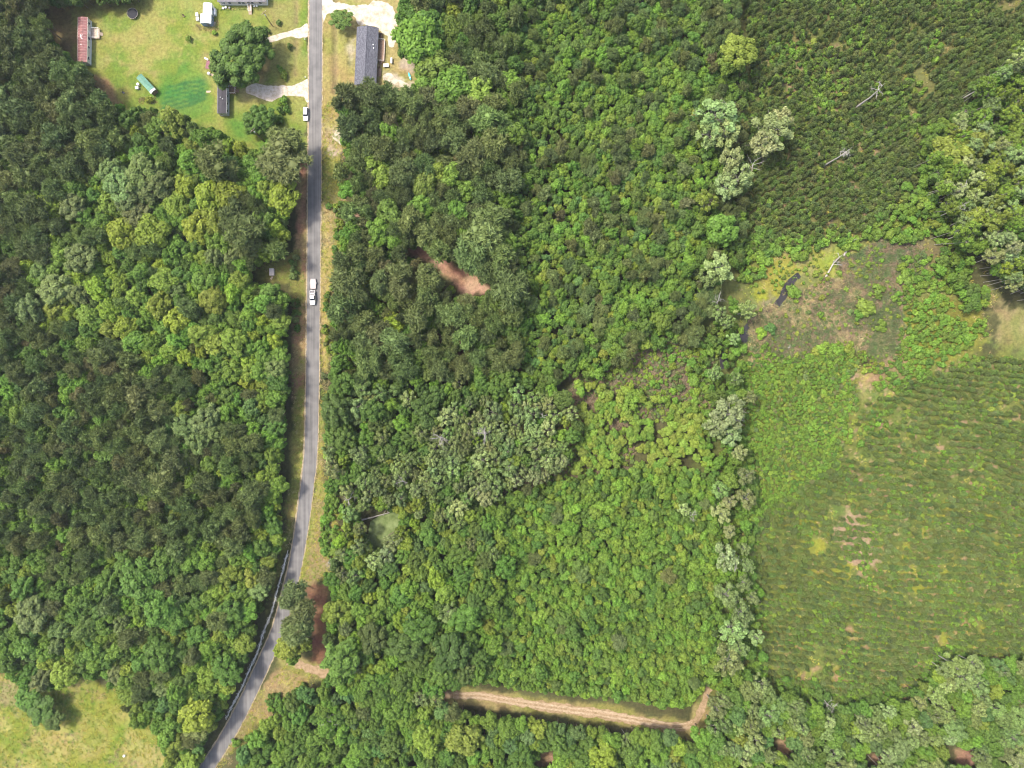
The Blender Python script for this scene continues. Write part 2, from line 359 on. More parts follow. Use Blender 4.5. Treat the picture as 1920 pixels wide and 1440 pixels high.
def sheet_mat(name, c1, c2, c3, scale=0.6, rough=0.95, bump=0.4):
    m = bpy.data.materials.new(name); m.use_nodes = True; n = m.node_tree.nodes; l = m.node_tree.links
    b = n['Principled BSDF']; b.inputs['Roughness'].default_value = rough; b.inputs['Specular IOR Level'].default_value = 0.15
    tc = n.new('ShaderNodeTexCoord'); nz = n.new('ShaderNodeTexNoise'); nz.inputs['Scale'].default_value = scale; nz.inputs['Detail'].default_value = 8; nz.inputs['Roughness'].default_value = 0.65
    l.new(tc.outputs['Object'],nz.inputs['Vector']); r = n.new('ShaderNodeValToRGB'); e = r.color_ramp.elements
    e[0].position = 0.32; e[0].color = (*c1,1); e[1].position = 0.68; e[1].color = (*c3,1); k = e.new(0.5); k.color = (*c2,1)
    l.new(nz.outputs['Fac'],r.inputs['Fac']); l.new(r.outputs[0],b.inputs['Base Color'])
    bp = n.new('ShaderNodeBump'); bp.inputs['Strength'].default_value = bump; bp.inputs['Distance'].default_value = 0.1; l.new(nz.outputs['Fac'],bp.inputs['Height']); l.new(bp.outputs[0],b.inputs['Normal'])
    return m
def ribbon(name, pts_px, wl, wr, z, m, jag=0.0, step=3.0, seed=0, kind='structure'):
    "strip along a line, half widths in metres, edges roughened by jag metres"
    P = np.array([W(*p) for p in smooth_line(pts_px,step)])
    T = np.gradient(P,axis=0); T /= np.linalg.norm(T,axis=1)[:,None]+1e-9; N = np.stack([-T[:,1],T[:,0]],1)
    s = np.arange(len(P)); wl = np.interp(s,np.linspace(0,len(P)-1,len(np.atleast_1d(wl))),np.atleast_1d(wl)); wr = np.interp(s,np.linspace(0,len(P)-1,len(np.atleast_1d(wr))),np.atleast_1d(wr))
    if jag: 
        wl = wl+(fbm(s*1.0,s*0+seed,3.1,3,seed)-0.5)*2*jag; wr = wr+(fbm(s*1.0,s*0+seed+40,3.1,3,seed+7)-0.5)*2*jag
    Lp = P+N*wl[:,None]; Rp = P-N*wr[:,None]; k = len(P)
    V = np.vstack([np.c_[Lp,np.full(k,z)],np.c_[P,np.full(k,z)],np.c_[Rp,np.full(k,z)]])
    i = np.arange(k-1); F = np.vstack([np.stack([i+k,i+k+1,i+1,i],1),np.stack([i+2*k,i+2*k+1,i+k+1,i+k],1)])
    return tag(link(name,np_mesh(name,V,[F],[m])),kind=kind)
def patch(name, pts_px, z, m, jag=0.6, step=2.5, seed=0, kind='structure'):
    P = np.array([W(*p) for p in pts_px]); Q = []
    for i in range(len(P)):
        a,b_ = P[i],P[(i+1)%len(P)]; k = max(1,int(np.linalg.norm(b_-a)/(step*MPP)))
        Q += [a+(b_-a)*t/k for t in range(k)]
    Q = np.array(Q)
    for it in range(3): Q = (np.roll(Q,1,0)+Q*2+np.roll(Q,-1,0))/4
    T = np.roll(Q,-1,0)-np.roll(Q,1,0); T /= np.linalg.norm(T,axis=1)[:,None]+1e-9; N = np.stack([-T[:,1],T[:,0]],1)
    s = np.arange(len(Q)); Q = Q+N*((fbm(s*1.0,s*0+seed,3.7,3,seed)-0.5)*2*jag)[:,None]
    import bmesh
    bm = bmesh.new(); vs = [bm.verts.new((x,y,z)) for x,y in Q]; f = bm.faces.new(vs)
    if f.normal.z < 0: f.normal_flip()
    bmesh.ops.triangulate(bm,faces=[f]); bm.normal_update()
    for f in bm.faces:
        if f.normal.z < 0: f.normal_flip()
    me = bpy.data.meshes.new(name); bm.to_mesh(me); bm.free(); me.materials.append(m)
    return tag(link(name,me),kind=kind)

M_SHOULDER = sheet_mat('sandy_shoulder',(0.211,0.161,0.081),(0.310,0.248,0.155),(0.397,0.329,0.236),1.2)
M_SAND = sheet_mat('white_sand',(0.27,0.22,0.14),(0.43,0.385,0.305),(0.52,0.475,0.40),0.45)
M_DRIVE = sheet_mat('sandy_drive',(0.30,0.24,0.16),(0.46,0.39,0.31),(0.56,0.49,0.41),0.8)
M_TRACK = sheet_mat('dirt_track',(0.161,0.118,0.056),(0.273,0.192,0.112),(0.347,0.254,0.167),0.7)
# asphalt with long wear streaks
am = bpy.data.materials.new('asphalt'); am.use_nodes = True; n = am.node_tree.nodes; l = am.node_tree.links
b = n['Principled BSDF']; b.inputs['Roughness'].default_value = 0.85; b.inputs['Specular IOR Level'].default_value = 0.3
tc = n.new('ShaderNodeTexCoord'); mp = n.new('ShaderNodeMapping'); mp.inputs['Scale'].default_value = (1.6,0.03,1)
na = n.new('ShaderNodeTexNoise'); na.inputs['Scale'].default_value = 1.0; na.inputs['Detail'].default_value = 5
nb = n.new('ShaderNodeTexNoise'); nb.inputs['Scale'].default_value = 0.25; nb.inputs['Detail'].default_value = 8
l.new(tc.outputs['Object'],mp.inputs['Vector']); l.new(mp.outputs[0],na.inputs['Vector']); l.new(tc.outputs['Object'],nb.inputs['Vector'])
ad = n.new('ShaderNodeMath'); ad.operation = 'ADD'; l.new(na.outputs['Fac'],ad.inputs[0]); l.new(nb.outputs['Fac'],ad.inputs[1])
r = n.new('ShaderNodeValToRGB'); e = r.color_ramp.elements; e[0].position = 0.38; e[0].color = (0.108,0.103,0.099,1); e[1].position = 0.62; e[1].color = (0.188,0.178,0.168,1)
nc = n.new('ShaderNodeTexNoise'); nc.inputs['Scale'].default_value = 0.07; nc.inputs['Detail'].default_value = 2; l.new(tc.outputs['Object'],nc.inputs['Vector'])
ad2 = n.new('ShaderNodeMath'); ad2.operation = 'MULTIPLY_ADD'; ad2.inputs[1].default_value = 0.5; l.new(nc.outputs['Fac'],ad2.inputs[0]); l.new(ad.outputs[0],ad2.inputs[2])
ad3 = n.new('ShaderNodeMath'); ad3.operation = 'SUBTRACT'; ad3.inputs[1].default_value = 0.25; l.new(ad2.outputs[0],ad3.inputs[0]); ad = ad3
hf = n.new('ShaderNodeMath'); hf.operation = 'MULTIPLY'; hf.inputs[1].default_value = 0.5; l.new(ad.outputs[0],hf.inputs[0]); l.new(hf.outputs[0],r.inputs['Fac']); l.new(r.outputs[0],b.inputs['Base Color'])
ribbon('road_shoulder',ROAD,2.75,2.9,0.0,M_SHOULDER,0.35,2.0,3)
ribbon('road',ROAD,2.38,2.38,0.05,am,0.20,1.5,5)
# driveways and tracks
patch('driveway',[(578,42),(578,70),(560,72),(545,68),(525,74),(505,80),(500,86),(490,82),(482,72),(485,66),(497,72),(515,66),(545,57),(562,52)],0.012,M_DRIVE,0.35,seed=3)
patch('driveway',[(578,146),(578,194),(569,181),(545,179),(522,184),(505,192),(492,186),(478,180),(460,174),(460,165),(478,156),(498,160),(530,161),(555,159),(570,152)],0.012,M_DRIVE,0.4,seed=4)
patch('sandy_lot',[(605,-5),(640,8),(660,10),(690,12),(705,-2),(720,4),(735,12),(741,25),(744,45),(742,72),(737,90),(731,88),(728,72),(718,64),(710,55),(700,47),(672,47),(668,34),(655,30),(648,16),(625,22),(612,32),(606,45)],0.012,M_SAND,1.0,seed=5)
patch('sandy_patch',[(722,138),(735,138),(740,146),(755,152),(772,160),(766,170),(745,158),(728,152),(718,150)],0.012,M_SAND,0.8,seed=8)
patch('sandy_patch',[(634,240),(642,245),(646,262),(640,275),(630,262),(622,255)],0.012,M_SAND,0.6,seed=9)
TRK = [(540,1238),(575,1252),(606,1262),(680,1290),(760,1303),(850,1304),(900,1305),(960,1316),(1040,1327),(1130,1339),(1210,1353),(1268,1362),(1298,1358),(1312,1336),(1322,1312),(1332,1284)]
ribbon('dirt_track',TRK,[1.6,1.9,1.3,1.7,2.0,1.5,1.2],[1.4,1.7,1.5,1.2,1.8,1.6,1.1],0.008,M_TRACK,0.9,2.5,6)
M_RUT = sheet_mat('wheel_rut',(0.22,0.165,0.095),(0.34,0.255,0.165),(0.44,0.345,0.245),1.1)
for off in (3.6,-3.8):
    ribbon('wheel_rut',[(p[0],p[1]+off) for p in TRK[5:13]],[.25,.45,.3,.5,.2],[.4,.25,.45,.2,.3],0.013,M_RUT,0.30,2.5,int(off*3))
# water
M_WATER = mat('dark_water',(0.030,0.027,0.027),0.3,spec=0.3,var=0.3,scale=0.3)
M_SCUM = sheet_mat('duckweed',(0.075,0.105,0.03),(0.135,0.175,0.062),(0.19,0.235,0.10),0.35,0.9)
ribbon('creek',[(1390,640),(1402,622),(1414,606),(1432,592),(1450,577),(1464,562),(1474,545),(1486,526),(1500,516)],[1.6,2.2,1.6,1.1,1.3,1.8,1.0],[1.6,1.9,1.4,1.1,1.4,1.6,0.6],0.01,M_WATER,0.5,2.5,4)
patch('creek_pool',[(1348,672),(1358,655),(1365,670),(1362,690),(1352,694)],0.01,M_WATER,0.3,seed=2)
patch('swamp_pond',[(690,1000),(697,978),(714,964),(742,958),(762,972),(756,1000),(730,1022),(700,1032)],0.006,M_SCUM,1.0,seed=2)
patch('swamp_pond',[(800,955),(840,940),(870,938),(858,962),(815,975)],0.006,M_SCUM,1.0,seed=12)
patch('swamp_pond',[(1045,850),(1060,852),(1068,866),(1055,870),(1044,862)],0.006,M_SCUM,0.4,seed=6)
patch('swamp_pond',[(1675,462),(1700,440),(1712,452),(1705,480),(1685,502),(1668,490)],0.006,mat('mud',(0.11,0.085,0.07),0.6,var=0.3,scale=0.5),0.6,seed=7)

# ------------------------------------------------------------------ vegetation models
def unit(v): return v/(np.linalg.norm(v,axis=-1,keepdims=True)+1e-9)
def leaf_quads(pos, nrm, size, aspect=1.6):
    n = len(pos); a = unit(np.cross(nrm,rng.normal(size=(n,3)))); b = np.cross(nrm,a)
    s = np.asarray(size).reshape(-1,1)*np.ones((n,1)); L = a*s*0.5*aspect; S = b*s*0.5
    V = np.stack([pos-L,pos-S+nrm*s*0.08,pos+L,pos+S+nrm*s*0.08],1).reshape(-1,3)
    return V, np.arange(4*n).reshape(n,4)
_ico = None
def ico():
    global _ico
    if _ico is None:
        import bmesh
        bm = bmesh.new(); bmesh.ops.create_icosphere(bm,subdivisions=2,radius=1.0)
        _ico = (np.array([v.co[:] for v in bm.verts]), np.array([[v.index for v in f.verts] for f in bm.faces])); bm.free()
    return _ico
def lobe_core(cen, rad, k=0.8):
    iv, if_ = ico(); V = []; F = []
    for i in range(len(cen)):
        q = iv*(k*rad[i])*(0.85+0.3*rng.random((len(iv),1)))
        F.append(if_+len(iv)*i); V.append(q+cen[i])
    return np.vstack(V), np.vstack(F)
def tubes(segs, n=5):
    mb = MB()
    for pts, rad in segs: mb.tube(pts, rad, n)
    return mb
class Model: pass
def make_model(kind, crown_V, crown_F, leafmat, trunk_mb, trunkmat, radius, height):
    "crown_F: list of index arrays"
    m = Model(); m.kind = kind; m.radius = radius; m.height = height
    m.crown = np_mesh('crown',crown_V,crown_F,[leafmat])
    tv = np.array(trunk_mb.v); m.trunk = trunk_mb.mesh('trunk',trunkmat)
    # one mesh of both, for trees too small or too many to take apart
    nt_ = [np.array([f for f in trunk_mb.f if len(f) == k]) + len(crown_V) for k in sorted({len(f) for f in trunk_mb.f})]
    allF = crown_F+nt_; mi = np.concatenate([np.zeros(len(f)) for f in crown_F]+[np.ones(len(f)) for f in nt_])
    m.whole = np_mesh(kind,np.vstack([crown_V,tv]),allF,[leafmat,trunkmat],mi)
    return m
def lobes_crown(n, Rr, zc, zr, rlo, rhi, spread=0.8):
    "lobe centres over an ellipsoid of radius Rr, half height zr round height zc"
    u = rng.random(n); ph = np.arange(n)*2.39996+rng.random()*6+rng.normal(size=n)*0.25
    ct = 1-1.35*(np.arange(n)+0.5)/n; ct = np.clip(ct+rng.normal(size=n)*0.06,-0.4,1); st = np.sqrt(1-ct*ct)
    r = rng.uniform(rlo,rhi,n)*Rr
    irr = 0.66+0.54*rng.random(n)
    d = np.stack([st*np.cos(ph)*(Rr-r*0.55)*irr, st*np.sin(ph)*(Rr-r*0.55)*irr, ct*(zr-r*0.5)*irr],1)
    return d+np.array((0,0,zc)), r
def leaf_on_lobes(cen, rad, n, size, tilt=0.5, up=0.6):
    w_ = rad**2/np.sum(rad**2); i = rng.choice(len(cen),n,p=w_); dd = unit(rng.normal(size=(n,3))+np.array((0,0,0.35)))
    p = cen[i]+dd*rad[i][:,None]*rng.uniform(0.74,1.2,(n,1))
    keep = np.ones(n,bool)
    for k in range(len(cen)):
        keep &= ~((np.linalg.norm(p-cen[k],axis=1) < rad[k]*0.78) & (i != k))
    p = p[keep]; dd = dd[keep]
    nr = unit(dd+rng.normal(size=dd.shape)*tilt+np.array((0,0,up)))
    return leaf_quads(p,nr,size*rng.uniform(0.7,1.3,len(p)))
def merge(parts):
    V = []; F = []; o = 0
    for v,f in parts: V.append(v); F.append(f+o); o += len(v)
    return np.vstack(V), F
def stem_and_limbs(h, r0, cen, n=5, lean=0.0):
    top = Vector((rng.normal()*lean,rng.normal()*lean,h)); segs = []
    mid = Vector((rng.normal()*0.15,rng.normal()*0.15,h*0.5))
    segs.append(([(0,0,-0.3),(mid.x*.5,mid.y*.5,h*0.2),tuple(mid),tuple(top)],[r0*1.3,r0,r0*0.75,r0*0.25]))
    for k in rng.choice(len(cen),min(n,len(cen)),replace=False):
        c = cen[k]; z0 = h*rng.uniform(0.4,0.75); s = Vector((mid.x,mid.y,z0)); e_ = Vector(c)
        segs.append(([tuple(s),tuple(s.lerp(e_,0.5)+Vector((0,0,-0.2))),tuple(e_)],[r0*0.5,r0*0.33,r0*0.12]))
    return tubes(segs)
def broadleaf(R0=4.0, h=15.0, n=16, nleaf=2700, size=0.52, rlo=0.28, rhi=0.42, zr=None, kind='broadleaf_tree', core=0.72):
    zr = zr or R0*0.85; zc = h-zr
    cen,rad = lobes_crown(n,R0,zc,zr,rlo,rhi)
    v1,f1 = leaf_on_lobes(cen,rad,nleaf,size); v2,f2 = lobe_core(cen,rad,core)
    V,F = merge([(v1,f1),(v2,f2)])
    return make_model(kind,V,F,M_LEAF,stem_and_limbs(h-zr*0.3,R0*0.055,cen),M_BARK,R0,h)
def pine(R0=3.2, h=17.0, n=11, ntuft=420, kind='pine_tree', bark=None, size=0.85):
    zr = R0*1.15; zc = h-zr; cen,rad = lobes_crown(n,R0,zc,zr,0.30,0.46)
    w_ = rad**2/np.sum(rad**2); i = rng.choice(len(cen),ntuft,p=w_); dd = unit(rng.normal(size=(ntuft,3))+np.array((0,0,0.5)))
    p = cen[i]+dd*rad[i][:,None]*rng.uniform(0.7,1.05,(ntuft,1))
    k = 7; P = np.repeat(p,k,0); D = unit(np.repeat(dd,k,0)*0.8+rng.normal(size=(ntuft*k,3))*0.75+np.array((0,0,0.35)))
    L = size*rng.uniform(0.6,1.25,(len(P),1))*R0/3.2; S = unit(np.cross(D,rng.normal(size=D.shape)))*L*0.15
    V1 = np.stack([P-S,P+S,P+D*L],1).reshape(-1,3); F1 = np.arange(len(V1)).reshape(-1,3)
    v2,f2 = lobe_core(cen,rad,0.72); V,F = merge([(V1,F1),(v2,f2)])
    return make_model(kind,V,F,M_NEEDLE,stem_and_limbs(h-zr*0.2,R0*0.06,cen,4),bark or M_BARK,R0,h)
def swamp(R0=3.6, h=20.0, n=20, nleaf=1500, kind='swamp_tree', tall=False):
    zr = R0*(1.5 if tall else 1.1); zc = h-zr
    cen,rad = lobes_crown(n,R0,zc,zr,0.16,0.30)
    v1,f1 = leaf_on_lobes(cen,rad,nleaf,0.48,0.8,0.3)
    r0 = 0.14 if tall else 0.22; segs = []
    mid = Vector((rng.normal()*0.4,rng.normal()*0.4,h*0.55)); top = Vector((rng.normal()*0.5,rng.normal()*0.5,h*0.97))
    segs.append(([(0,0,-0.3),(0,0,0.8),(mid.x*.4,mid.y*.4,h*0.25),tuple(mid),tuple(top)],[r0*1.9,r0*1.15,r0,r0*0.75,r0*0.2]))
    for k in range(n):
        c = Vector(cen[k]); z0 = max(h*0.45,c.z-rng.uniform(1.0,3.0)); s = Vector((mid.x*0.8,mid.y*0.8,z0)); dirv = (c-s)
        e_ = s+dirv*rng.uniform(0.9,1.35); m_ = s.lerp(e_,0.5)+Vector(rng.normal(size=3)*0.25)
        segs.append(([tuple(s),tuple(m_),tuple(e_)],[0.075,0.055,0.025]))
        for q in range(2):
            t = m_.lerp(e_,rng.uniform(0.1,0.8)); segs.append(([tuple(t),tuple(t+Vector(rng.normal(size=3)*0.8)+dirv.normalized()*0.5)],[0.035,0.018]))
    return make_model(kind,v1,[f1],M_LEAF,tubes(segs,4),M_PALE,R0,h)
def shrub(R0=1.3, h=1.9, n=7, nleaf=320, size=0.42, kind='marsh_shrub'):
    cen,rad = lobes_crown(n,R0,h*0.5,h*0.5,0.36,0.55); cen[:,2] = np.maximum(cen[:,2],h*0.3)
    v1,f1 = leaf_on_lobes(cen,rad,nleaf,size); v2,f2 = lobe_core(cen,rad,0.75)
    V,F = merge([(v1,f1),(v2,f2)])
    st = [([(0,0,-.05),tuple(cen[k]*0.6),tuple(cen[k])],[0.05,0.04,0.02]) for k in range(min(4,n))]
    return make_model(kind,V,F,M_LEAF,tubes(st,4),M_BARK,R0,h)
def young_pine(R0=1.15, h=3.2, kind='young_pine'):
    nt_ = 90; t = rng.random(nt_)**0.8; rr = R0*(1-t)**0.8*rng.uniform(0.55,1,nt_)+0.08; ph = rng.random(nt_)*6.283
    p = np.stack([rr*np.cos(ph),rr*np.sin(ph),h*(0.18+0.8*t)],1); k = 5
    out = np.stack([np.cos(ph),np.sin(ph),np.full(nt_,0.5)],1)
    P = np.repeat(p,k,0); D = unit(np.repeat(out,k,0)+rng.normal(size=(nt_*k,3))*0.7); L = rng.uniform(0.35,0.7,(nt_*k,1)); S = unit(np.cross(D,rng.normal(size=D.shape)))*L*0.17
    V1 = np.stack([P-S,P+S,P+D*L],1).reshape(-1,3); F1 = np.arange(len(V1)).reshape(-1,3)
    cen = np.array([(0,0,h*0.32),(0,0,h*0.52),(0,0,h*0.7)]); v2,f2 = lobe_core(cen,np.array([0.62,0.5,0.3])*R0,1.0)
    V,F = merge([(V1,F1),(v2,f2)])
    return make_model(kind,V,F,M_NEEDLE,tubes([([(0,0,-.05),(0,0,h*0.9)],[0.06,0.02])],4),M_BARK,R0,h)
def dead_mb(h=20.0, nb=7, seed=0, spread=3.2, r0=0.30, lo=0.5):
    q = np.random.default_rng(seed); mb = MB()
    top = Vector((q.normal()*0.8,q.normal()*0.8,h)); a = Vector((q.normal()*.3,q.normal()*.3,h*0.55))
    mb.tube([(0,0,-0.3),(a.x*.4,a.y*.4,h*.3),tuple(a),tuple(a.lerp(top,0.6)+Vector((q.normal()*.3,q.normal()*.3,0))),tuple(top)],[r0*1.4,r0,r0*.75,r0*.4,r0*.12],6)
    tr = mb; br = []
    for k in range(nb):
        z = q.uniform(lo,0.95); s = Vector((0,0,0)).lerp(a,min(1,z/0.55)) if z < 0.55 else a.lerp(top,(z-0.55)/0.45)
        ph = q.random()*6.28; L = spread*q.uniform(0.6,1.2)*(1.25-z*0.6); dv = Vector((math.cos(ph),math.sin(ph),q.uniform(0.3,0.9)))
        m1 = s+dv*L*0.5+Vector(q.normal(size=3)*0.25); e_ = s+dv*L+Vector(q.normal(size=3)*0.4); b_ = MB()
        b_.tube([tuple(s),tuple(m1),tuple(e_)],[r0*.42,r0*.28,r0*.1],5)
        for j in range(6):
            t = s.lerp(e_,q.uniform(.4,.95)); b_.tube([tuple(t),tuple(t+dv*L*.3+Vector(q.normal(size=3)*L*0.25))],[r0*.14,r0*.04],4)
        br.append(b_)
    return tr, br
def tuft(nb, h, spread, wdt, kind='tuft'):
    P = np.stack([rng.normal(size=nb)*spread*0.35,rng.normal(size=nb)*spread*0.35,np.zeros(nb)],1)
    D = unit(np.stack([rng.normal(size=nb)*1.1,rng.normal(size=nb)*1.1,np.ones(nb)],1)); L = h*rng.uniform(.6,1.2,(nb,1)); S = unit(np.cross(D,rng.normal(size=D.shape)))*wdt
    V1 = np.stack([P-S,P+S,P+D*L],1).reshape(-1,3)
    m = Model(); m.kind = kind; m.radius = spread; m.height = h; m.whole = np_mesh(kind,V1,[np.arange(len(V1)).reshape(-1,3)],[M_REED]); return m

MODELS = {
 'broad': [broadleaf(4.0,13,n=int(rng.integers(16,25)),rlo=0.18,rhi=0.42) for i in range(8)],
 'dense': [broadleaf(4.0,13,n=int(rng.integers(34,46)),nleaf=4200,size=0.40,rlo=0.17,rhi=0.27,zr=3.2) for i in range(4)],
 'oak':   [broadleaf(8.0,13,n=110,nleaf=15000,size=0.42,rlo=0.13,rhi=0.21,zr=5.5,core=0.95) for i in range(2)],
 'pine':  [pine(3.2,14,n=int(rng.integers(9,14))) for i in range(7)],
 'sap':   [broadleaf(2.0,7.5,n=int(rng.integers(7,12)),nleaf=800,size=0.40,rlo=0.36,rhi=0.52,zr=2.2,kind='young_broadleaf_tree') for i in range(8)],
 'swamp': [swamp(3.6,14) for i in range(6)],
 'tall':  [swamp(3.4,27,n=20,nleaf=1400,kind='tall_swamp_tree',tall=True) for i in range(5)],
 'shrub': [shrub(1.3,1.9,n=int(rng.integers(5,9))) for i in range(7)],
 'ypine': [young_pine(1.15,3.0) for i in range(6)],
}
NAME = {'oak':'broadleaf_tree','broad':'broadleaf_tree','dense':'broadleaf_tree','pine':'pine_tree','sap':'young_broadleaf_tree','swamp':'swamp_tree','tall':'tall_swamp_tree','shrub':'marsh_shrub','ypine':'young_pine'}
TINT = {'yel':(0.190,0.262,0.028),'bri':(0.122,0.212,0.028),'mid':(0.092,0.164,0.027),'drk':(0.076,0.126,0.026),'gry':(0.150,0.205,0.060),'pal':(0.220,0.280,0.098),
        'oli':(0.138,0.180,0.055),'dko':(0.102,0.142,0.045),'brn':(0.150,0.160,0.062),'lim':(0.145,0.235,0.030),'ygr':(0.178,0.242,0.034),'teal':(0.098,0.176,0.046),'pgr':(0.128,0.180,0.044),'wgr':(0.178,0.240,0.076),'wpl':(0.250,0.318,0.118)}
COLOUR = {'yel':'yellow-green','bri':'bright-green','mid':'mid-green','drk':'dark-green','gry':'grey-green','pal':'silvery','oli':'olive','dko':'dark-olive','brn':'brownish','lim':'lime-green','ygr':'light-green','teal':'blue-green','pgr':'green','wgr':'grey-green','wpl':'silvery'}

PLANTS = []          # px, py (at the crown), radius m, height m, kind, tint name
cells = {}
def free(px, py, r, k, layer=0):
    ci, cj = int(px//40), int(py//40)
    for i in range(ci-2,ci+3):
        for j in range(cj-2,cj+3):
            for (x,y,rr,ly) in cells.get((i,j),()):
                if ly == layer and (x-px)**2+(y-py)**2 < (k*(r+rr))**2: return False
    return True
def put(px, py, rpx, kind, tint, h=None, layer=0, special=None):
    m = MODELS[kind][0]
    if h is None: h = m.height*(rpx*MPP/m.radius)**0.5
    if kind in ('broad','dense','pine','sap') and not special:
        dr_ = np.interp(py,road_px[:,1],road_px[:,0])-px
        if 0 < dr_ < 85: h *= 0.38+0.62*dr_/85
    k = (H-0.8*h)/H
    PLANTS.append(dict(px=px,py=py,r=rpx*MPP*k,h=h,kind=kind,tint=tint,special=special))
    cells.setdefault((int(px//40),int(py//40)),[]).append((px,py,rpx,layer))
KEEP_OUT = []
def fill(poly, mix, k=0.62, dens=1.0, layer=0, noise=38, seed=0, clump=0.6, tries=9, cover=None, base=None, inset=0.5, warp=70):
    "mix: (kind, tint, weight, rmin, rmax [, height])"
    xs = [p[0] for p in poly]; ys = [p[1] for p in poly]; wts = np.array([m[2] for m in mix],float); cum = np.cumsum(wts/wts.sum())
    rm = np.mean([0.5*(m[3]+m[4]) for m in mix]); area = (max(xs)-min(xs))*(max(ys)-min(ys)); N = int(area/(rm*rm*4*k*k)*tries*dens)
    X_ = rng.uniform(min(xs),max(xs),N); Y_ = rng.uniform(min(ys),max(ys),N); wx = (fbm(X_,Y_,45,3,seed+71)-0.5)*warp; wy = (fbm(X_,Y_,45,3,seed+91)-0.5)*warp
    ok = inpoly(X_+wx,Y_+wy,poly)
    if base is not None: ok &= inpoly(X_+wx*.12,Y_+wy*.12,base)
    for q in KEEP_OUT: ok &= ~inpoly(X_,Y_,q)
    cv = fbm(X_,Y_,30,3,seed+50)
    if cover is not None: ok &= cv <= cover
    X_ = X_[ok]; Y_ = Y_[ok]; N = len(X_)
    if N == 0: return
    edge = sdist(X_,Y_,base if base is not None else poly) if (base is not None or warp < 20) else np.full(N,99.0)
    nz = fbm(X_,Y_,noise,3,seed); nz = np.argsort(np.argsort(nz))/max(1,N-1)
    for i in range(N):
        px,py = X_[i],Y_[i]
        u = nz[i]*clump+random.random()*(1-clump) if random.random() < 0.75 else random.random()
        m = mix[min(int(np.searchsorted(cum,u)),len(mix)-1)]
        r = m[3]+(m[4]-m[3])*random.random()**1.4
        if edge[i] < r*inset or not free(px,py,r,k,layer): continue
        put(px,py,r,m[0],m[1],m[5]*random.uniform(.8,1.15) if len(m) > 5 else None,layer)
def sd_in(px, py, poly):
    ins = False; n = len(poly); j = n-1
    for i in range(n):
        xi,yi = poly[i]; xj,yj = poly[j]
        if (yi > py) != (yj > py) and px < (xj-xi)*(py-yi)/(yj-yi)+xi: ins = not ins
        j = i
    return ins

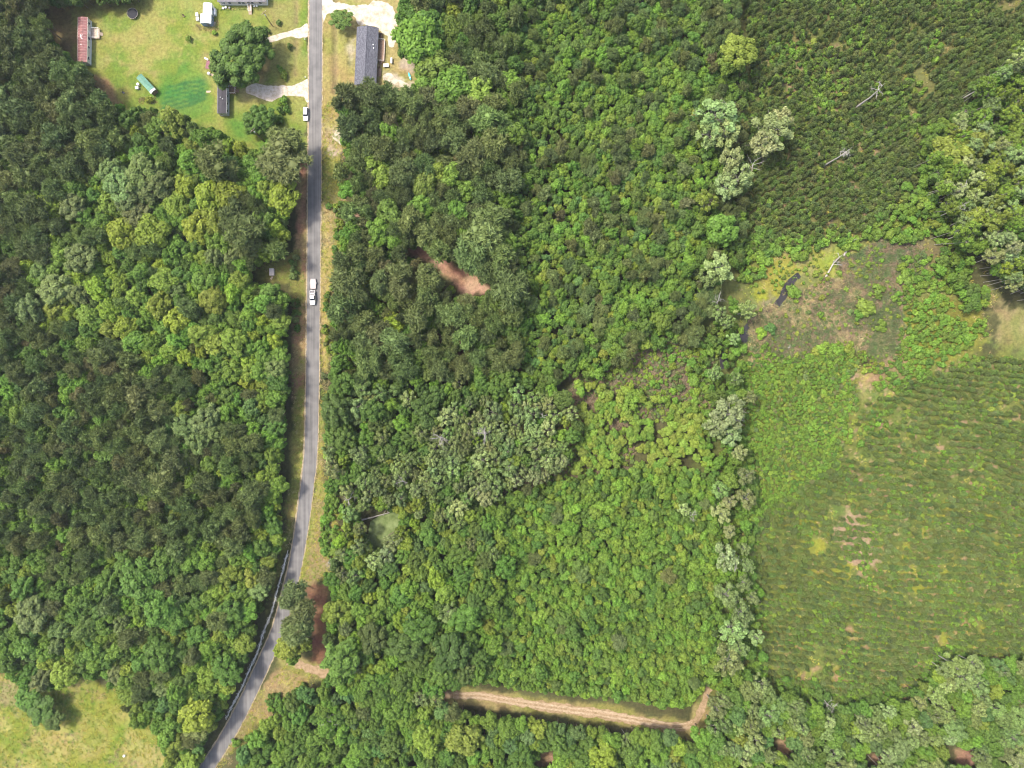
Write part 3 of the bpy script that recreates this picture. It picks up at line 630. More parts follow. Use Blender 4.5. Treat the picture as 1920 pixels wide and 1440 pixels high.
# trees that stand out in the photograph ------------------------------------
S = dict
put(447,101,55,'oak','drk',13,special=('great dark oak between the two trailers, lawn all round','tree'))
put(484,224,27,'oak','mid',8,special=('round dark clipped-looking tree on the lawn below the sandy driveway','tree'))
put(640,35,18,'dense','mid',5.5,special=('round flowering bush tree beside the road and the white sandy lot','tree'))
for a in [(225,348,30,'dense','gry'),(266,328,33,'dense','gry'),(292,352,28,'dense','gry'),(245,375,26,'dense','gry'),(205,320,24,'dense','gry'),
  (400,300,32,'pine','oli'),(525,306,40,'pine','oli'),(535,262,28,'pine','oli'),(450,432,34,'pine','dko'),(432,405,26,'pine','dko'),(462,460,24,'pine','oli'),
  (228,436,27,'broad','yel'),(284,434,29,'broad','yel'),(200,442,17,'broad','yel'),(366,428,26,'broad','yel'),(400,418,24,'broad','yel'),(345,352,20,'broad','yel'),
  (392,368,26,'broad','yel'),(430,366,25,'broad','yel'),(330,385,22,'broad','ygr'),(528,366,28,'broad','yel'),(500,352,18,'broad','ygr'),(50,500,16,'broad','yel'),(110,472,20,'broad','ygr'),
  (142,530,18,'broad','yel'),(180,544,20,'broad','yel'),(205,582,20,'broad','yel'),(90,385,20,'broad','ygr'),(140,350,20,'broad','bri'),(320,225,24,'broad','ygr'),(298,240,22,'broad','bri'),
  (150,486,28,'dense','gry'),(105,542,29,'dense','gry'),(55,580,26,'dense','gry'),(270,1090,38,'dense','mid'),(300,1062,28,'dense','mid'),(238,1060,26,'dense','mid'),(300,1140,33,'dense','mid'),(330,1118,22,'dense','teal'),
  (60,1152,30,'dense','gry'),(362,1342,28,'broad','yel'),(298,1228,28,'dense','mid'),(350,800,23,'dense','gry'),(385,788,24,'dense','gry'),(370,824,22,'dense','gry'),(402,812,18,'dense','gry'),(338,770,17,'broad','lim'),
  (330,600,22,'broad','yel'),(235,615,20,'broad','yel'),(400,560,24,'broad','ygr'),(375,628,22,'broad','ygr'),(440,640,24,'broad','ygr'),
  (75,1330,27,'broad','mid',8),(98,1352,18,'broad','mid',7),(50,1310,20,'broad','mid',8),(120,1265,22,'broad','ygr'),
  (552,1118,24,'pine','oli'),(562,1148,26,'pine','oli'),(552,1180,27,'pine','oli'),(574,1170,16,'pine','dko'),(545,1215,21,'broad','ygr'),(528,1222,13,'broad','yel'),(575,1212,12,'broad','ygr'),(548,1238,12,'broad','lim'),
  (905,448,34,'pine','oli'),(878,476,32,'pine','oli'),(932,480,28,'pine','oli'),(918,408,27,'pine','oli'),(900,505,24,'pine','oli'),(915,228,30,'pine','oli'),(922,268,27,'pine','oli'),(885,285,27,'pine','oli'),(850,265,24,'pine','oli'),
  (780,70,38,'broad','bri'),(800,40,26,'broad','mid'),(760,90,18,'broad','mid'),(812,125,30,'broad','bri'),(850,155,30,'broad','bri'),(898,170,28,'broad','ygr'),(838,178,26,'broad','bri'),(800,155,22,'broad','bri'),(770,30,22,'broad','mid'),
  (700,300,22,'broad','ygr'),(715,332,22,'broad','ygr'),(820,325,23,'broad','ygr'),(850,332,24,'broad','bri'),(798,345,26,'broad','ygr'),(872,360,20,'broad','bri'),(790,385,22,'broad','bri'),(860,395,22,'broad','bri'),(730,400,24,'broad','mid'),(712,435,24,'broad','bri'),(704,458,14,'broad','yel'),
  (755,325,26,'pine','oli'),(772,415,24,'pine','oli'),(652,182,24,'pine','dko'),(690,178,26,'pine','dko'),(730,182,24,'pine','dko'),(655,235,24,'pine','dko'),(770,195,24,'pine','oli'),
  (1385,95,30,'dense','ygr'),(1365,120,18,'broad','lim'),(1355,432,26,'broad','bri'),(740,610,16,'broad','yel'),(735,600,14,'broad','yel'),
  (780,590,26,'pine','oli'),(740,640,26,'pine','oli'),(690,680,26,'pine','oli'),(955,540,34,'pine','oli'),(800,520,24,'pine','oli'),(650,530,30,'pine','oli'),(640,575,28,'pine','oli'),
  (640,720,22,'dense','mid'),(630,770,28,'dense','drk'),(640,820,22,'dense','mid'),(700,770,22,'dense','mid'),(800,760,24,'dense','drk'),(790,1180,28,'dense','mid'),(870,1160,26,'dense','mid'),(845,1225,34,'dense','drk'),(760,1210,28,'dense','drk'),(640,1235,34,'dense','mid'),(700,1195,26,'dense','drk'),
  (750,1165,16,'broad','yel'),(665,1205,16,'broad','yel'),(625,1145,20,'broad','ygr'),(815,1085,18,'broad','yel'),(835,1110,18,'broad','ygr'),(870,1385,28,'broad','ygr'),(800,1390,26,'broad','ygr'),(1130,1420,24,'broad','yel')]:
    put(*a)
for a in [(1345,215,33,'swamp','wpl'),(1360,245,24,'swamp','wpl'),(1335,250,22,'swamp','wpl'),(1452,240,30,'swamp','wpl'),(1440,265,24,'swamp','wpl'),(1468,222,18,'swamp','wpl'),(1372,300,22,'swamp','wpl'),(1385,335,26,'swamp','wpl'),(1362,350,20,'swamp','wpl'),(1330,375,18,'swamp','ygr'),(1365,780,30,'swamp','wpl'),(1345,800,20,'swamp','wpl'),(1372,815,18,'swamp','wpl'),(1285,957,11,'swamp','wpl'),(1350,500,24,'swamp','wpl'),(1330,520,18,'swamp','wgr'),(1365,1050,22,'swamp','wpl'),(1365,1115,20,'swamp','wgr'),(1392,1150,24,'swamp','wgr'),(1375,1180,22,'swamp','wpl'),(1365,1240,26,'swamp','wgr'),(1380,1215,20,'swamp','wgr'),(1352,960,16,'swamp','wpl')]:
    put(*a)

# woods filled in between ------------------------------------------------------
ROADKEEP = [(p[0]-16,p[1]) for p in road_px[::3] if p[1] > -80]+[(p[0]+13,p[1]) for p in road_px[::-3] if p[1] > -80]
KEEP_OUT.append(ROADKEEP)
LEFT = [(x-9,y) if (x > 530 and 290 < y < 1000) else (x,y) for x,y in ext([(0,0),(85,0),(88,35),(98,62),(112,85),(138,104),(152,122),(170,132),(176,150),(188,178),(215,190),(238,202),(262,205),(285,200),(330,218),(365,228),(400,240),(440,255),(470,282),(500,262),(525,238),(552,252),(565,290),(565,330),(556,380),(548,450),(540,490),(480,498),(480,530),(545,535),(552,570),(548,640),(556,700),(545,770),(540,860),(542,930),(538,980),(530,1025),(512,1090),(490,1150),(470,1220),(440,1290),(415,1340),(390,1385),(350,1440),(312,1440),(300,1400),(285,1375),(240,1365),(228,1310),(200,1285),(160,1265),(118,1285),(90,1300),(40,1290),(15,1265),(0,1250)])]
def clip_rect(x0,y0,x1,y1): return [(x0,y0),(x1,y0),(x1,y1),(x0,y1)]
KEEP_OUT.append([(480,502),(545,498),(548,528),(482,528)])
def fill_poly(rect, base, mix, **kw): fill(rect, mix, base=base, **kw)
PINE_DK = [('pine','dko',5,16,26),('pine','oli',3,15,24),('pine','brn',.6,12,18),('broad','mid',1.2,12,18)]
HARD = [('broad','ygr',3,14,23),('broad','yel',1.6,12,18),('broad','bri',3.5,12,22),('broad','mid',2.5,12,20),('dense','gry',0.9,16,24),('pine','oli',1.6,14,22),('pine','dko',0.8,14,20)]
OLIVE = [('pine','oli',4.5,13,22),('pine','dko',2.2,12,20),('pine','brn',.5,10,16),('broad','bri',1.6,10,17),('broad','mid',2.4,10,17),('broad','teal',0.7,10,15)]
LOWER = [('broad','mid',3,13,22),('broad','bri',3,11,20),('broad','ygr',1.8,11,18),('dense','mid',1.3,16,25),('pine','oli',1.3,13,20),('dense','gry',.6,14,20),('broad','yel',.6,8,13),('broad','teal',1,11,17)]
fill_poly(ext([(0,0),(300,0),(260,205),(190,300),(110,380),(60,520),(0,540)]),LEFT,PINE_DK,seed=1,inset=0.8)
fill_poly([(110,300),(260,200),(300,190),(600,200),(600,690),(430,720),(230,640),(100,600),(60,480)],LEFT,HARD,inset=0.8,seed=2)
fill_poly(ext([(0,480),(120,560),(250,640),(420,700),(470,760),(480,900),(460,1010),(200,1060),(0,1000)]),LEFT,OLIVE,inset=0.8,seed=3)
fill_poly(ext([(0,900),(600,600),(620,1440),(0,1440)]),LEFT,LOWER,inset=0.8,seed=4)
fill_poly(ext([(0,0),(1,0),(600,180),(620,1440),(0,1440)]),LEFT,[('broad','mid',2,8,13),('broad','bri',2,8,13),('pine','oli',1.5,8,13)],seed=5,k=0.66,inset=0.9)
fill(ext([(70,0),(262,0),(255,2),(200,6),(150,4),(90,8)]),[('broad','drk',2,10,14,7),('pine','dko',2,10,14,7)],k=0.5,warp=10)
# right of the road
KEEP_OUT += [[(1382,652),(1396,605),(1436,575),(1462,545),(1484,512),(1512,516),(1484,566),(1444,604),(1424,645)],[(752,452),(800,464),(855,490),(910,514),(935,548),(895,566),(860,562),(828,532),(788,500),(750,480)],[(668,965),(692,945),(730,948),(750,962),(750,995),(728,1024),(695,1034)],
             [(606,1090),(610,1250),(578,1255),(585,1100)]]
RIGHTW = [(750,-90),(748,50),(772,85),(790,118),(788,160),(768,172),(720,160),(665,168),(632,190),(645,240),(645,285),(630,300),(634,360),(650,385),(645,440),(628,500),(620,590),(618,700),(608,760),(610,860),(616,925),(650,955),(632,990),(632,1035),(608,1070),(612,1100),(620,1120),(612,1200),(618,1255),(700,1278),(770,1292),(900,1282),(1000,1296),(1100,1306),(1200,1318),(1290,1332),(1320,1290),(1400,1250),(1400,-90)]
PINEMIX = [('pine','oli',4.5,15,24),('pine','dko',3,14,22),('pine','brn',.6,12,16),('broad','bri',1.4,12,18),('broad','mid',1.2,12,18)]
fill_poly([(620,150),(760,150),(940,200),(960,300),(960,520),(640,520),(610,300)],RIGHTW,PINEMIX,seed=6)
fill_poly([(740,-90),(960,-90),(970,250),(800,260),(740,180)],RIGHTW,[('broad','bri',3,14,22),('broad','mid',3,13,20),('pine','oli',2,15,22),('pine','dko',1.5,14,20),('broad','ygr',1.5,12,18)],seed=7)
fill_poly([(600,470),(940,540),(985,600),(985,705),(800,720),(600,720)],RIGHTW,[('pine','oli',5,10,22),('pine','dko',1.5,10,18),('broad','mid',2,9,17),('broad','bri',1,9,14),('broad','yel',.4,8,12)],seed=8,dens=0.8)
SAP = [('sap','bri',4,6,12),('sap','lim',2.4,6,11),('sap','mid',3.4,6,12),('sap','ygr',1.3,6,10),('sap','teal',.8,7,10),('broad','mid',.5,10,15,10),('broad','bri',.4,10,14,10)]
fill_poly([(940,-90),(1180,-90),(1340,120),(1345,400),(1300,520),(1260,620),(1100,700),(960,720),(945,500)],RIGHTW,SAP+[('pine','oli',2.2,9,14,10),('pine','dko',1.6,9,14,10),('pine','brn',.5,8,12,10)],seed=9,k=0.6,noise=55)
fill_poly([(1080,-90),(1400,-90),(1390,480),(1290,640),(1120,700),(1080,300)],RIGHTW,[('pine','oli',5,8,13,9),('pine','dko',2,8,12,9),('sap','mid',3,7,11),('sap','bri',3,7,11),('sap','lim',1,7,10)],seed=10,k=0.58,noise=50)
BAND = [(640,905),(760,850),(880,770),(1030,730),(1090,790),(1050,880),(900,940),(800,1000),(720,1060),(640,1040)]
fill(BAND,[('swamp','wpl',4,10,17),('swamp','wgr',4,11,18),('broad','ygr',1,8,13),('broad','mid',1.2,8,13),('swamp','ygr',1.4,9,14)],seed=59,k=0.7)
SWAMPMIX = [('broad','mid',3,10,18),('broad','drk',2,11,18),('dense','mid',1.5,13,20),('broad','bri',1.6,9,15),('swamp','wgr',2.2,11,18),('swamp','wpl',1.2,10,15),('broad','ygr',1,8,14)]
fill_poly([(590,690),(820,710),(1000,700),(1090,770),(1060,860),(980,900),(860,930),(700,960),(600,1000)],RIGHTW,SWAMPMIX,seed=11,dens=0.85)
fill_poly([(600,1000),(700,1020),(820,960),(950,960),(930,1130),(900,1310),(590,1310)],RIGHTW,[('broad','mid',3,10,18),('broad','bri',2,9,16),('broad','ygr',1.6,9,15),('dense','mid',1.6,14,22),('dense','drk',1.2,13,20),('swamp','wgr',1.2,11,17),('broad','yel',.6,8,12),('broad','teal',.9,10,15)],seed=12)
THK = [('sap','bri',5,5,11),('sap','lim',3.4,5,10),('sap','mid',3,5,11),('sap','ygr',1.6,5,9),('pine','oli',.35,9,14,9),('broad','bri',.35,10,14,9),('broad','mid',.35,10,14,9),('sap','drk',.7,5,9)]
fill_poly([(880,1010),(950,935),(1060,900),(1190,880),(1340,880),(1345,1340),(880,1340),(880,1200)],RIGHTW+[],THK,seed=13,k=0.6,tries=12,noise=45)
fill_poly([(880,1010),(950,935),(1060,900),(1190,880),(1350,880),(1350,1340),(880,1340)],RIGHTW,[('sap','mid',3,5,8,4),('sap','bri',3,5,8,4)],seed=63,k=0.8,layer=7)
fill([(1080,720),(1180,735),(1340,770),(1330,900),(1190,890),(1080,900),(1090,800)],[('sap','ygr',4,6,9.5,4.5),('sap','lim',2,6,9,4.5),('sap','bri',1,6,9,4.5)],seed=14,k=0.62,cover=0.56,dens=1.3)
fill([(1100,700),(1200,660),(1330,610),(1350,660),(1330,760),(1180,750),(1100,740)],[('shrub','ygr',3,3,9),('shrub','lim',2,3,8),('shrub','mid',1,3,7),('shrub','oli',2,2.5,5),('shrub','gry',1,2.5,5)],seed=15,k=1.0,cover=0.53)
fill([(860,870),(1090,790),(1190,790),(1190,900),(1100,960),(930,990)],[('shrub','ygr',3,4,9),('shrub','lim',3,4,9),('sap','ygr',2,6,9,4)],seed=16,k=0.8,cover=0.5)
fill_poly([(1260,480),(1400,470),(1410,700),(1420,1260),(1330,1300),(1310,1000),(1330,800),(1300,640)],[(-1000,-1000),(3000,-1000),(3000,3000),(-1000,3000)],[('swamp','wgr',3,11,17),('swamp','wpl',1.6,10,16),('broad','bri',1.6,8,14),('broad','mid',1.6,8,14)],seed=17,dens=0.5,k=0.85,cover=0.52)
fill([(1290,620),(1400,600),(1410,900),(1425,1270),(1330,1300),(1320,900)],[('sap','mid',3,5,9,5),('sap','bri',3,5,9,5),('shrub','lim',2,4,8),('shrub','mid',2,4,8)],seed=57,k=0.72,layer=4,cover=0.56)
for pl_,sd_ in (([(1085,650),(1340,610),(1345,770),(1190,790),(1080,790)],81),([(860,870),(1090,780),(1200,790),(1190,900),(1080,980),(900,980)],82)):
    fill(pl_,[('shrub','oli',2,2,4.5,1.0),('shrub','ygr',2,2,5,1.0),('shrub','gry',2,2,4,1.0),('shrub','lim',1,2,5,1.0)],seed=sd_,k=1.05,layer=3,cover=0.56)
# below the dirt track
KEEP_OUT += [[(820,1296),(900,1288),(1000,1302),(1130,1322),(1300,1345),(1330,1290),(1345,1300),(1325,1375),(1220,1372),(1100,1350),(1000,1340),(900,1330),(820,1318)]]
fill([(612,1250),(700,1268),(830,1290),(835,1325),(760,1318),(690,1312),(612,1288)],[('broad','mid',3,11,17),('broad','bri',2,11,16),('dense','mid',1,12,17),('swamp','wgr',1,11,15)],seed=60,k=0.55,warp=10)
for (cx,cy,rr) in [(1470,1398,22),(1810,1420,27),(1645,1423,20),(1025,1425,20),(1790,1330,14),(1320,1325,12)]: KEEP_OUT.append([(cx-rr,cy-rr),(cx+rr,cy-rr),(cx+rr,cy+rr),(cx-rr,cy+rr)])
SOUTH = ext([(425,1440),(450,1405),(505,1340),(560,1295),(640,1290),(760,1305),(830,1325),(900,1338),(1000,1348),(1100,1362),(1300,1390),(1340,1310),(1400,1250),(1450,1290),(1550,1330),(1700,1310),(1760,1245),(1830,1230),(1920,1260),(1920,1440)])
fill_poly(ext([(400,1240),(1330,1240),(1330,1440),(400,1440)]),SOUTH,[('broad','mid',3.5,11,19),('broad','bri',3,10,18),('dense','mid',1.5,13,20),('broad','ygr',1,9,15),('broad','teal',1.6,10,16),('pine','oli',.4,12,16),('swamp','wgr',.5,10,14)],seed=18)
fill_poly(ext([(1300,1200),(1920,1200),(1920,1440),(1300,1440)]),SOUTH,[('broad','mid',2.2,10,18),('dense','gry',1.5,13,20),('swamp','wgr',2.2,13,19),('broad','bri',2,10,16),('broad','teal',1.2,10,16),('swamp','wpl',1,12,17),('broad','ygr',.8,9,14)],seed=19)
for k_,(bs,sd) in enumerate(((LEFT,71),(RIGHTW,72),(SOUTH,73))):
    xs_ = [p[0] for p in bs]; ys_ = [p[1] for p in bs]
    fill(clip_rect(min(xs_),min(ys_),max(xs_),max(ys_)) if k_ != 1 else [(600,-90),(960,-90),(960,1320),(600,1320)],[('broad','mid',3,8,12,6.5),('broad','bri',2,8,12,6.5),('broad','drk',1,8,12,6)],base=bs,seed=sd,k=0.8,layer=12,inset=1.0,tries=6)
# tall swamp trees at the right edge
EAST = ext([(1920,90),(1850,150),(1830,200),(1770,235),(1735,290),(1760,350),(1800,400),(1790,440),(1850,470),(1880,530),(1920,560)])
EAST[0] = (2010,60); 
fill(EAST,[('tall','wgr',3,12,18,17),('tall','ygr',4,11,17,18),('tall','lim',2,10,15,17),('tall','mid',1.6,11,16,14),('tall','wpl',3,11,15,19),('broad','bri',1,11,16,13),('broad','ygr',1.4,11,16,13),('tall','yel',.5,9,13,18)],seed=20,k=0.55,tries=12)
fill(EAST,[('broad','mid',2,9,14,9),('broad','bri',1,9,14,9)],seed=23,k=0.75,layer=5)
for a in [(1790,285,30,'broad','ygr',17),(1830,262,24,'broad','ygr',17),(1765,300,18,'broad','lim',15),(1800,320,22,'broad','bri',14)]: put(*a)
# planted pines, in rows, and brush
def rows(poly, ang, dr, ds, tint, rlo, rhi, cover, seed, h=3.0, jit=0.25, weave=8.0, thin=None):
    xs = [p[0] for p in poly]; ys = [p[1] for p in poly]; cx,cy = np.mean(xs),np.mean(ys); Rr = max(max(xs)-min(xs),max(ys)-min(ys))
    c_,s_ = math.cos(R(ang)),math.sin(R(ang)); i = np.arange(-Rr/dr,Rr/dr); j = np.arange(-Rr/ds,Rr/ds); I,J = np.meshgrid(i,j)
    u = J.ravel()*ds+rng.normal(size=I.size)*ds*jit; v = I.ravel()*dr+rng.normal(size=I.size)*dr*jit*0.55
    v = v+(fbm(u+500,v+500,160,2,seed)-0.5)*weave*4
    x = cx+u*c_-v*s_; y = cy+u*s_+v*c_; ok = inpoly(x,y,poly); nz = fbm(x,y,34,4,seed)
    for k in np.nonzero(ok)[0]:
        if nz[k] > cover+rng.normal()*0.03 or rng.random() < 0.04: continue
        if not free(x[k],y[k],4,0.6,0): continue
        if thin is not None and sd_in(x[k],y[k],thin) and rng.random() < 0.55: continue
        r_ = rng.uniform(rlo,rhi)*(1-0.3*(nz[k] > cover-0.06)); t = rng.random(); tn = tint[0] if t < 0.62 else (tint[1] if t < 0.87 else tint[2])
        put(x[k],y[k],r_,'ypine',tn,h*rng.uniform(.65,1.25),layer=11)
MARSHP = [(1412,590),(1530,535),(1600,520),(1690,530),(1705,640),(1670,690),(1600,670),(1430,690),(1405,650)]
NE = ext([(1385,0),(1920,0),(1920,100),(1850,150),(1790,220),(1740,270),(1740,350),(1730,400),(1640,420),(1560,450),(1400,470),(1385,400),(1400,250),(1410,120)])
KEEPS_NE = [(1440,75),(1520,80),(1560,110),(1590,170),(1570,215),(1500,195),(1450,150)]
rows(NE,-33,10.8,6.8,('pgr','oli','dko'),4.4,6.8,0.70,31,3.2,jit=0.34,weave=14,thin=KEEPS_NE)
SE = ext([(1620,760),(1700,720),(1860,665),(1920,690),(1920,1245),(1830,1225),(1760,1240),(1700,1300),(1560,1325),(1440,1285),(1400,1150),(1400,980),(1480,930),(1580,860)])
rows(SE,7,13.0,6.2,('pgr','oli','dko'),3.9,5.9,0.67,32,2.5,jit=0.24)
fill(ext([(1380,900),(1430,960),(1420,1150),(1450,1270),(1560,1310),(1700,1290),(1760,1220),(1920,1220),(1920,1290),(1760,1290),(1560,1370),(1400,1330)]),[('shrub','lim',3,4,8),('shrub','mid',3,4,8),('shrub','bri',3,4,8),('sap','mid',1.5,6,10,5)],seed=58,k=0.66,layer=8,cover=0.75)
BR = [('shrub','bri',3,3.5,7),('shrub','lim',3,3.5,7),('shrub','mid',2,3.5,6),('shrub','ygr',1.5,3,6)]
fill([(1395,690),(1430,670),(1500,660),(1570,650),(1610,690),(1600,790),(1570,880),(1470,950),(1390,980),(1385,850)],[('shrub','bri',4,2.6,5.4,1.2),('shrub','lim',3.4,2.6,5.4,1.2),('shrub','mid',2,2.6,5,1.1),('shrub','ygr',1.6,2.6,5,1.1),('shrub','oli',1.2,2.6,4.5,1.0),('shrub','brn',.35,2.2,3.5,.9)],seed=33,k=0.74,layer=3)
fill([(1540,650),(1590,645),(1600,680),(1540,690),(1500,680)],[('shrub','ygr',3,5,9),('shrub','lim',3,5,9)],seed=34,k=0.7,layer=3)
fill([(1700,480),(1770,480),(1850,560),(1850,640),(1780,690),(1700,740),(1680,690),(1710,620),(1690,540)],[('shrub','lim',4,4,8),('shrub','bri',3,4,8),('shrub','mid',1,4,7)],seed=35,k=0.78,layer=3,cover=0.55)
fill([(1380,470),(1430,450),(1560,430),(1680,420),(1740,420),(1730,440),(1620,450),(1560,455),(1480,478),(1420,500),(1380,530)],[('shrub','lim',3,6,11,2.6),('shrub','bri',3,6,11,2.6),('shrub','mid',2,6,10,2.4)],seed=36,k=0.66,layer=3)
fill([(1640,385),(1725,345),(1765,400),(1760,440),(1700,450),(1640,432)],[('sap','lim',2,6,10,4),('sap','bri',3,6,10,4),('shrub','ygr',2,4,8),('sap','mid',2,6,10,4)],seed=37,k=0.72,cover=0.57)
fill([(1725,265),(1775,235),(1760,300),(1775,360),(1800,420),(1800,500),(1860,560),(1830,580),(1770,480),(1735,400)],[('broad','mid',2,7,12,6),('broad','bri',2,7,12,6),('shrub','lim',2,5,9,2),('broad','ygr',1,7,11,6)],seed=47,k=0.66,layer=6)
fill(KEEPS_NE,BR,seed=38,k=0.8,layer=3,cover=0.52)
fill(ext([(1400,0),(1900,0),(1740,400),(1400,460)]),[('shrub','lim',3,4,8,1.8),('shrub','bri',3,4,8,1.8),('shrub','ygr',1,4,7,1.5)],seed=39,k=1.0,layer=3,cover=0.44)
fill(SE,[('shrub','lim',3,3,6,1.2),('shrub','bri',3,3,6,1.2),('shrub','ygr',2.5,3,6,1.0),('shrub','teal',.5,3,5,1.2)],seed=40,k=1.0,layer=3,cover=0.46)
fill([(1600,700),(1720,690),(1720,780),(1620,900),(1560,900)],BR,seed=41,k=0.95,layer=3,cover=0.46)
fill([(1420,500),(1480,480),(1690,500),(1690,640),(1430,640)],[('shrub','ygr',2,3,6),('shrub','lim',1,3,7),('shrub','gry',.6,3,6)],seed=42,k=2.6,layer=3,cover=0.47)
for a in [(1489,545,11,'shrub','lim'),(1625,575,15,'shrub','lim'),(1610,590,9,'shrub','bri'),(1445,616,10,'shrub','teal'),(1428,625,10,'shrub','yel'),(1540,655,10,'shrub','ygr'),(1650,545,11,'shrub','lim'),(1700,520,13,'shrub','lim'),(1653,612,10,'shrub','lim'),(1540,590,6,'shrub','lim')]: put(*a,layer=3)
fill([(1400,640),(1440,690),(1600,690),(1660,710),(1720,640),(1720,520),(1760,470),(1700,500),(1690,600),(1660,670),(1600,650),(1440,665)],[('shrub','ygr',2,2.5,6),('shrub','lim',2,2.5,6),('shrub','mid',1,2.5,5),('shrub','oli',1,2.5,5)],seed=61,k=0.95,layer=3)
fill(MARSHP,[('shrub','oli',2,2,4,.9),('shrub','ygr',1.5,2,4.5,.9),('shrub','gry',1,2,4,.9)],seed=62,k=1.5,layer=3,cover=0.5)
fill([(1400,470),(1520,450),(1660,440),(1640,520),(1520,540),(1440,600),(1390,640)],[('shrub','ygr',3,2,5,.9),('shrub','lim',1,2,6,1.0),('shrub','oli',1.5,2,4,.9)],seed=83,k=1.3,layer=3,cover=0.52)
fill([(680,950),(740,945),(775,965),(765,1005),(735,1030),(690,1040),(675,985)],[('shrub','lim',2,3,7),('shrub','gry',2,3,7),('shrub','mid',2,3,6)],seed=84,k=1.25,layer=13,warp=10)
# verges and yard edges
fill([(626,380),(650,380),(640,470),(622,520),(618,700),(608,720),(612,560)],[('shrub','mid',2,4,8),('shrub','ygr',1.5,3,6),('shrub','oli',2,4,8)],seed=43,k=0.75,layer=3)
fill([(602,830),(640,940),(650,970),(632,1060),(600,1090),(600,1000),(606,900)],[('shrub','lim',3,4,9),('shrub','bri',3,4,9),('shrub','mid',2,4,8)],seed=44,k=0.75,layer=3,cover=0.55)
fill([(560,1290),(606,1268),(640,1288),(500,1350),(440,1410),(500,1320)],[('shrub','bri',3,4,8),('shrub','mid',3,4,8)],seed=45,k=0.8,layer=3,cover=0.5)
fill_poly([(480,498),(560,470),(560,640),(480,540)],[(540,480),(560,470),(562,640),(550,640)],[('shrub','mid',3,4,8),('shrub','oli',3,4,8)],seed=46,k=0.8,layer=3)

# yard shrubs one by one
YARD = [(462,50,5,'lim','small lime-green shrub at the top edge of the great dark oak'),(479,54,4.5,'mid','small dark shrub right of the lime one above the oak'),(498,55,5.5,'mid','pair-topped shrub nearest the fork of the upper driveway'),(522,41,4.5,'mid','lone shrub on dry lawn above the upper driveway'),(543,86,5,'mid','lone shrub just below the upper driveway near the road'),
 (521,124,3,'lim','topmost and smallest shrub of the short hedge near the road'),(525,129,4,'lim','second shrub from the top of the short hedge'),(529,134,4.5,'lim','third shrub from the top of the short hedge'),(532,139,6,'ygr','roundest lime shrub, fourth in the short hedge'),(534,147,4,'ygr','lowest shrub of the short hedge near the road'),
 (531,187,8,'lim','broad lime-green shrub right under the lower driveway'),(524,192,5,'lim','small shrub at the left of the broad lime shrub'),(525,205,6,'mid','left shrub of the pair between driveway and parked car'),(537,204,6,'mid','right shrub of the pair between driveway and parked car'),(523,223,7,'mid','shrub touching the right side of the round dark tree'),
 (352,72,5,'bri','small leafy plant alone in the middle of the lawn'),(401,60,4,'lim','low plant beside the white sheds'),(278,186,6,'yel','straw-coloured bush below the green-roofed shed')]
for i,(px,py,rp,t,lb) in enumerate(YARD): put(px,py,rp,'shrub',t,rp*MPP*1.5,special=(lb,'shrub'),layer=9)

# ---------------------------------------------------------------- instances
LANDMARKS = [('the parked white car',573,213),('the white pickup on the road',586,555),('the green-roofed shed',272,158),('the red-roofed trailer',152,75),('the dark-shingled house',686,105),('the red earth path',860,520),('the guardrail',480,1200),('the far end of the dirt track',1300,1366),('the creek',1450,575),('the leaning pale snag in the rows',1635,180),('the swamp pond',725,990),('the bottom left meadow',150,1350),('the black-roofed trailer',418,180),('the trampoline',248,25)]
def region(p):
    x,y = p['px'],p['py']
    rx = np.interp(y,road_px[:,1],road_px[:,0])
    if x < rx: return 'around the lawn' if y < 330 else ('in upper left forest' if y < 720 else ('in middle left forest' if y < 1000 else 'in lower left forest'))
    if y > 1290 and x < 1340: return 'below the dirt track'
    if x > 1735 and y < 600: return 'at upper right edge'
    if x > 1395 and y < 470: return 'among diagonal pine rows'
    if x > 1390 and y < 720: return 'in the marsh'
    if x > 1395 and y < 1240: return 'among level pine rows'
    if x > 1395: return 'in bottom right woods'
    if x > 1270 and y > 480: return 'beside the brush field'
    if x > 940 and y < 720: return 'in upper central thicket'
    if y < 470: return 'behind the shingled house'
    if y < 700: return 'below the red path'
    if y > 880 and x > 900: return 'in lower central thicket'
    if y > 1000: return 'above the dirt track'
    return 'in the swamp woods'
CATEG = {'oak':'tree','broad':'tree','dense':'tree','pine':'pine tree','sap':'tree','swamp':'tree','tall':'tree','shrub':'shrub','ypine':'pine tree'}
NOUN = {'oak':'oak tree','broad':'broadleaf tree','dense':'dense broadleaf tree','pine':'pine tree','sap':'young tree','swamp':'sparse-leaved tree','tall':'tall tree','shrub':'low bush','ypine':'small planted pine'}
def jtint(t):
    c = np.array(TINT[t])*rng.uniform(0.84,1.19); c = c*rng.uniform(0.9,1.1,3); return tuple(float(min(0.6,v)) for v in c)
buckets = {}
for p in PLANTS: buckets.setdefault(NAME[p['kind']],[]).append(p)
def inframe(p): return -5 < p['px'] < 1925 and -5 < p['py'] < 1445
def proto_pos(p):
    k = 0.8*p['h']; x,y = W(p['px'],p['py'],k); return x,y
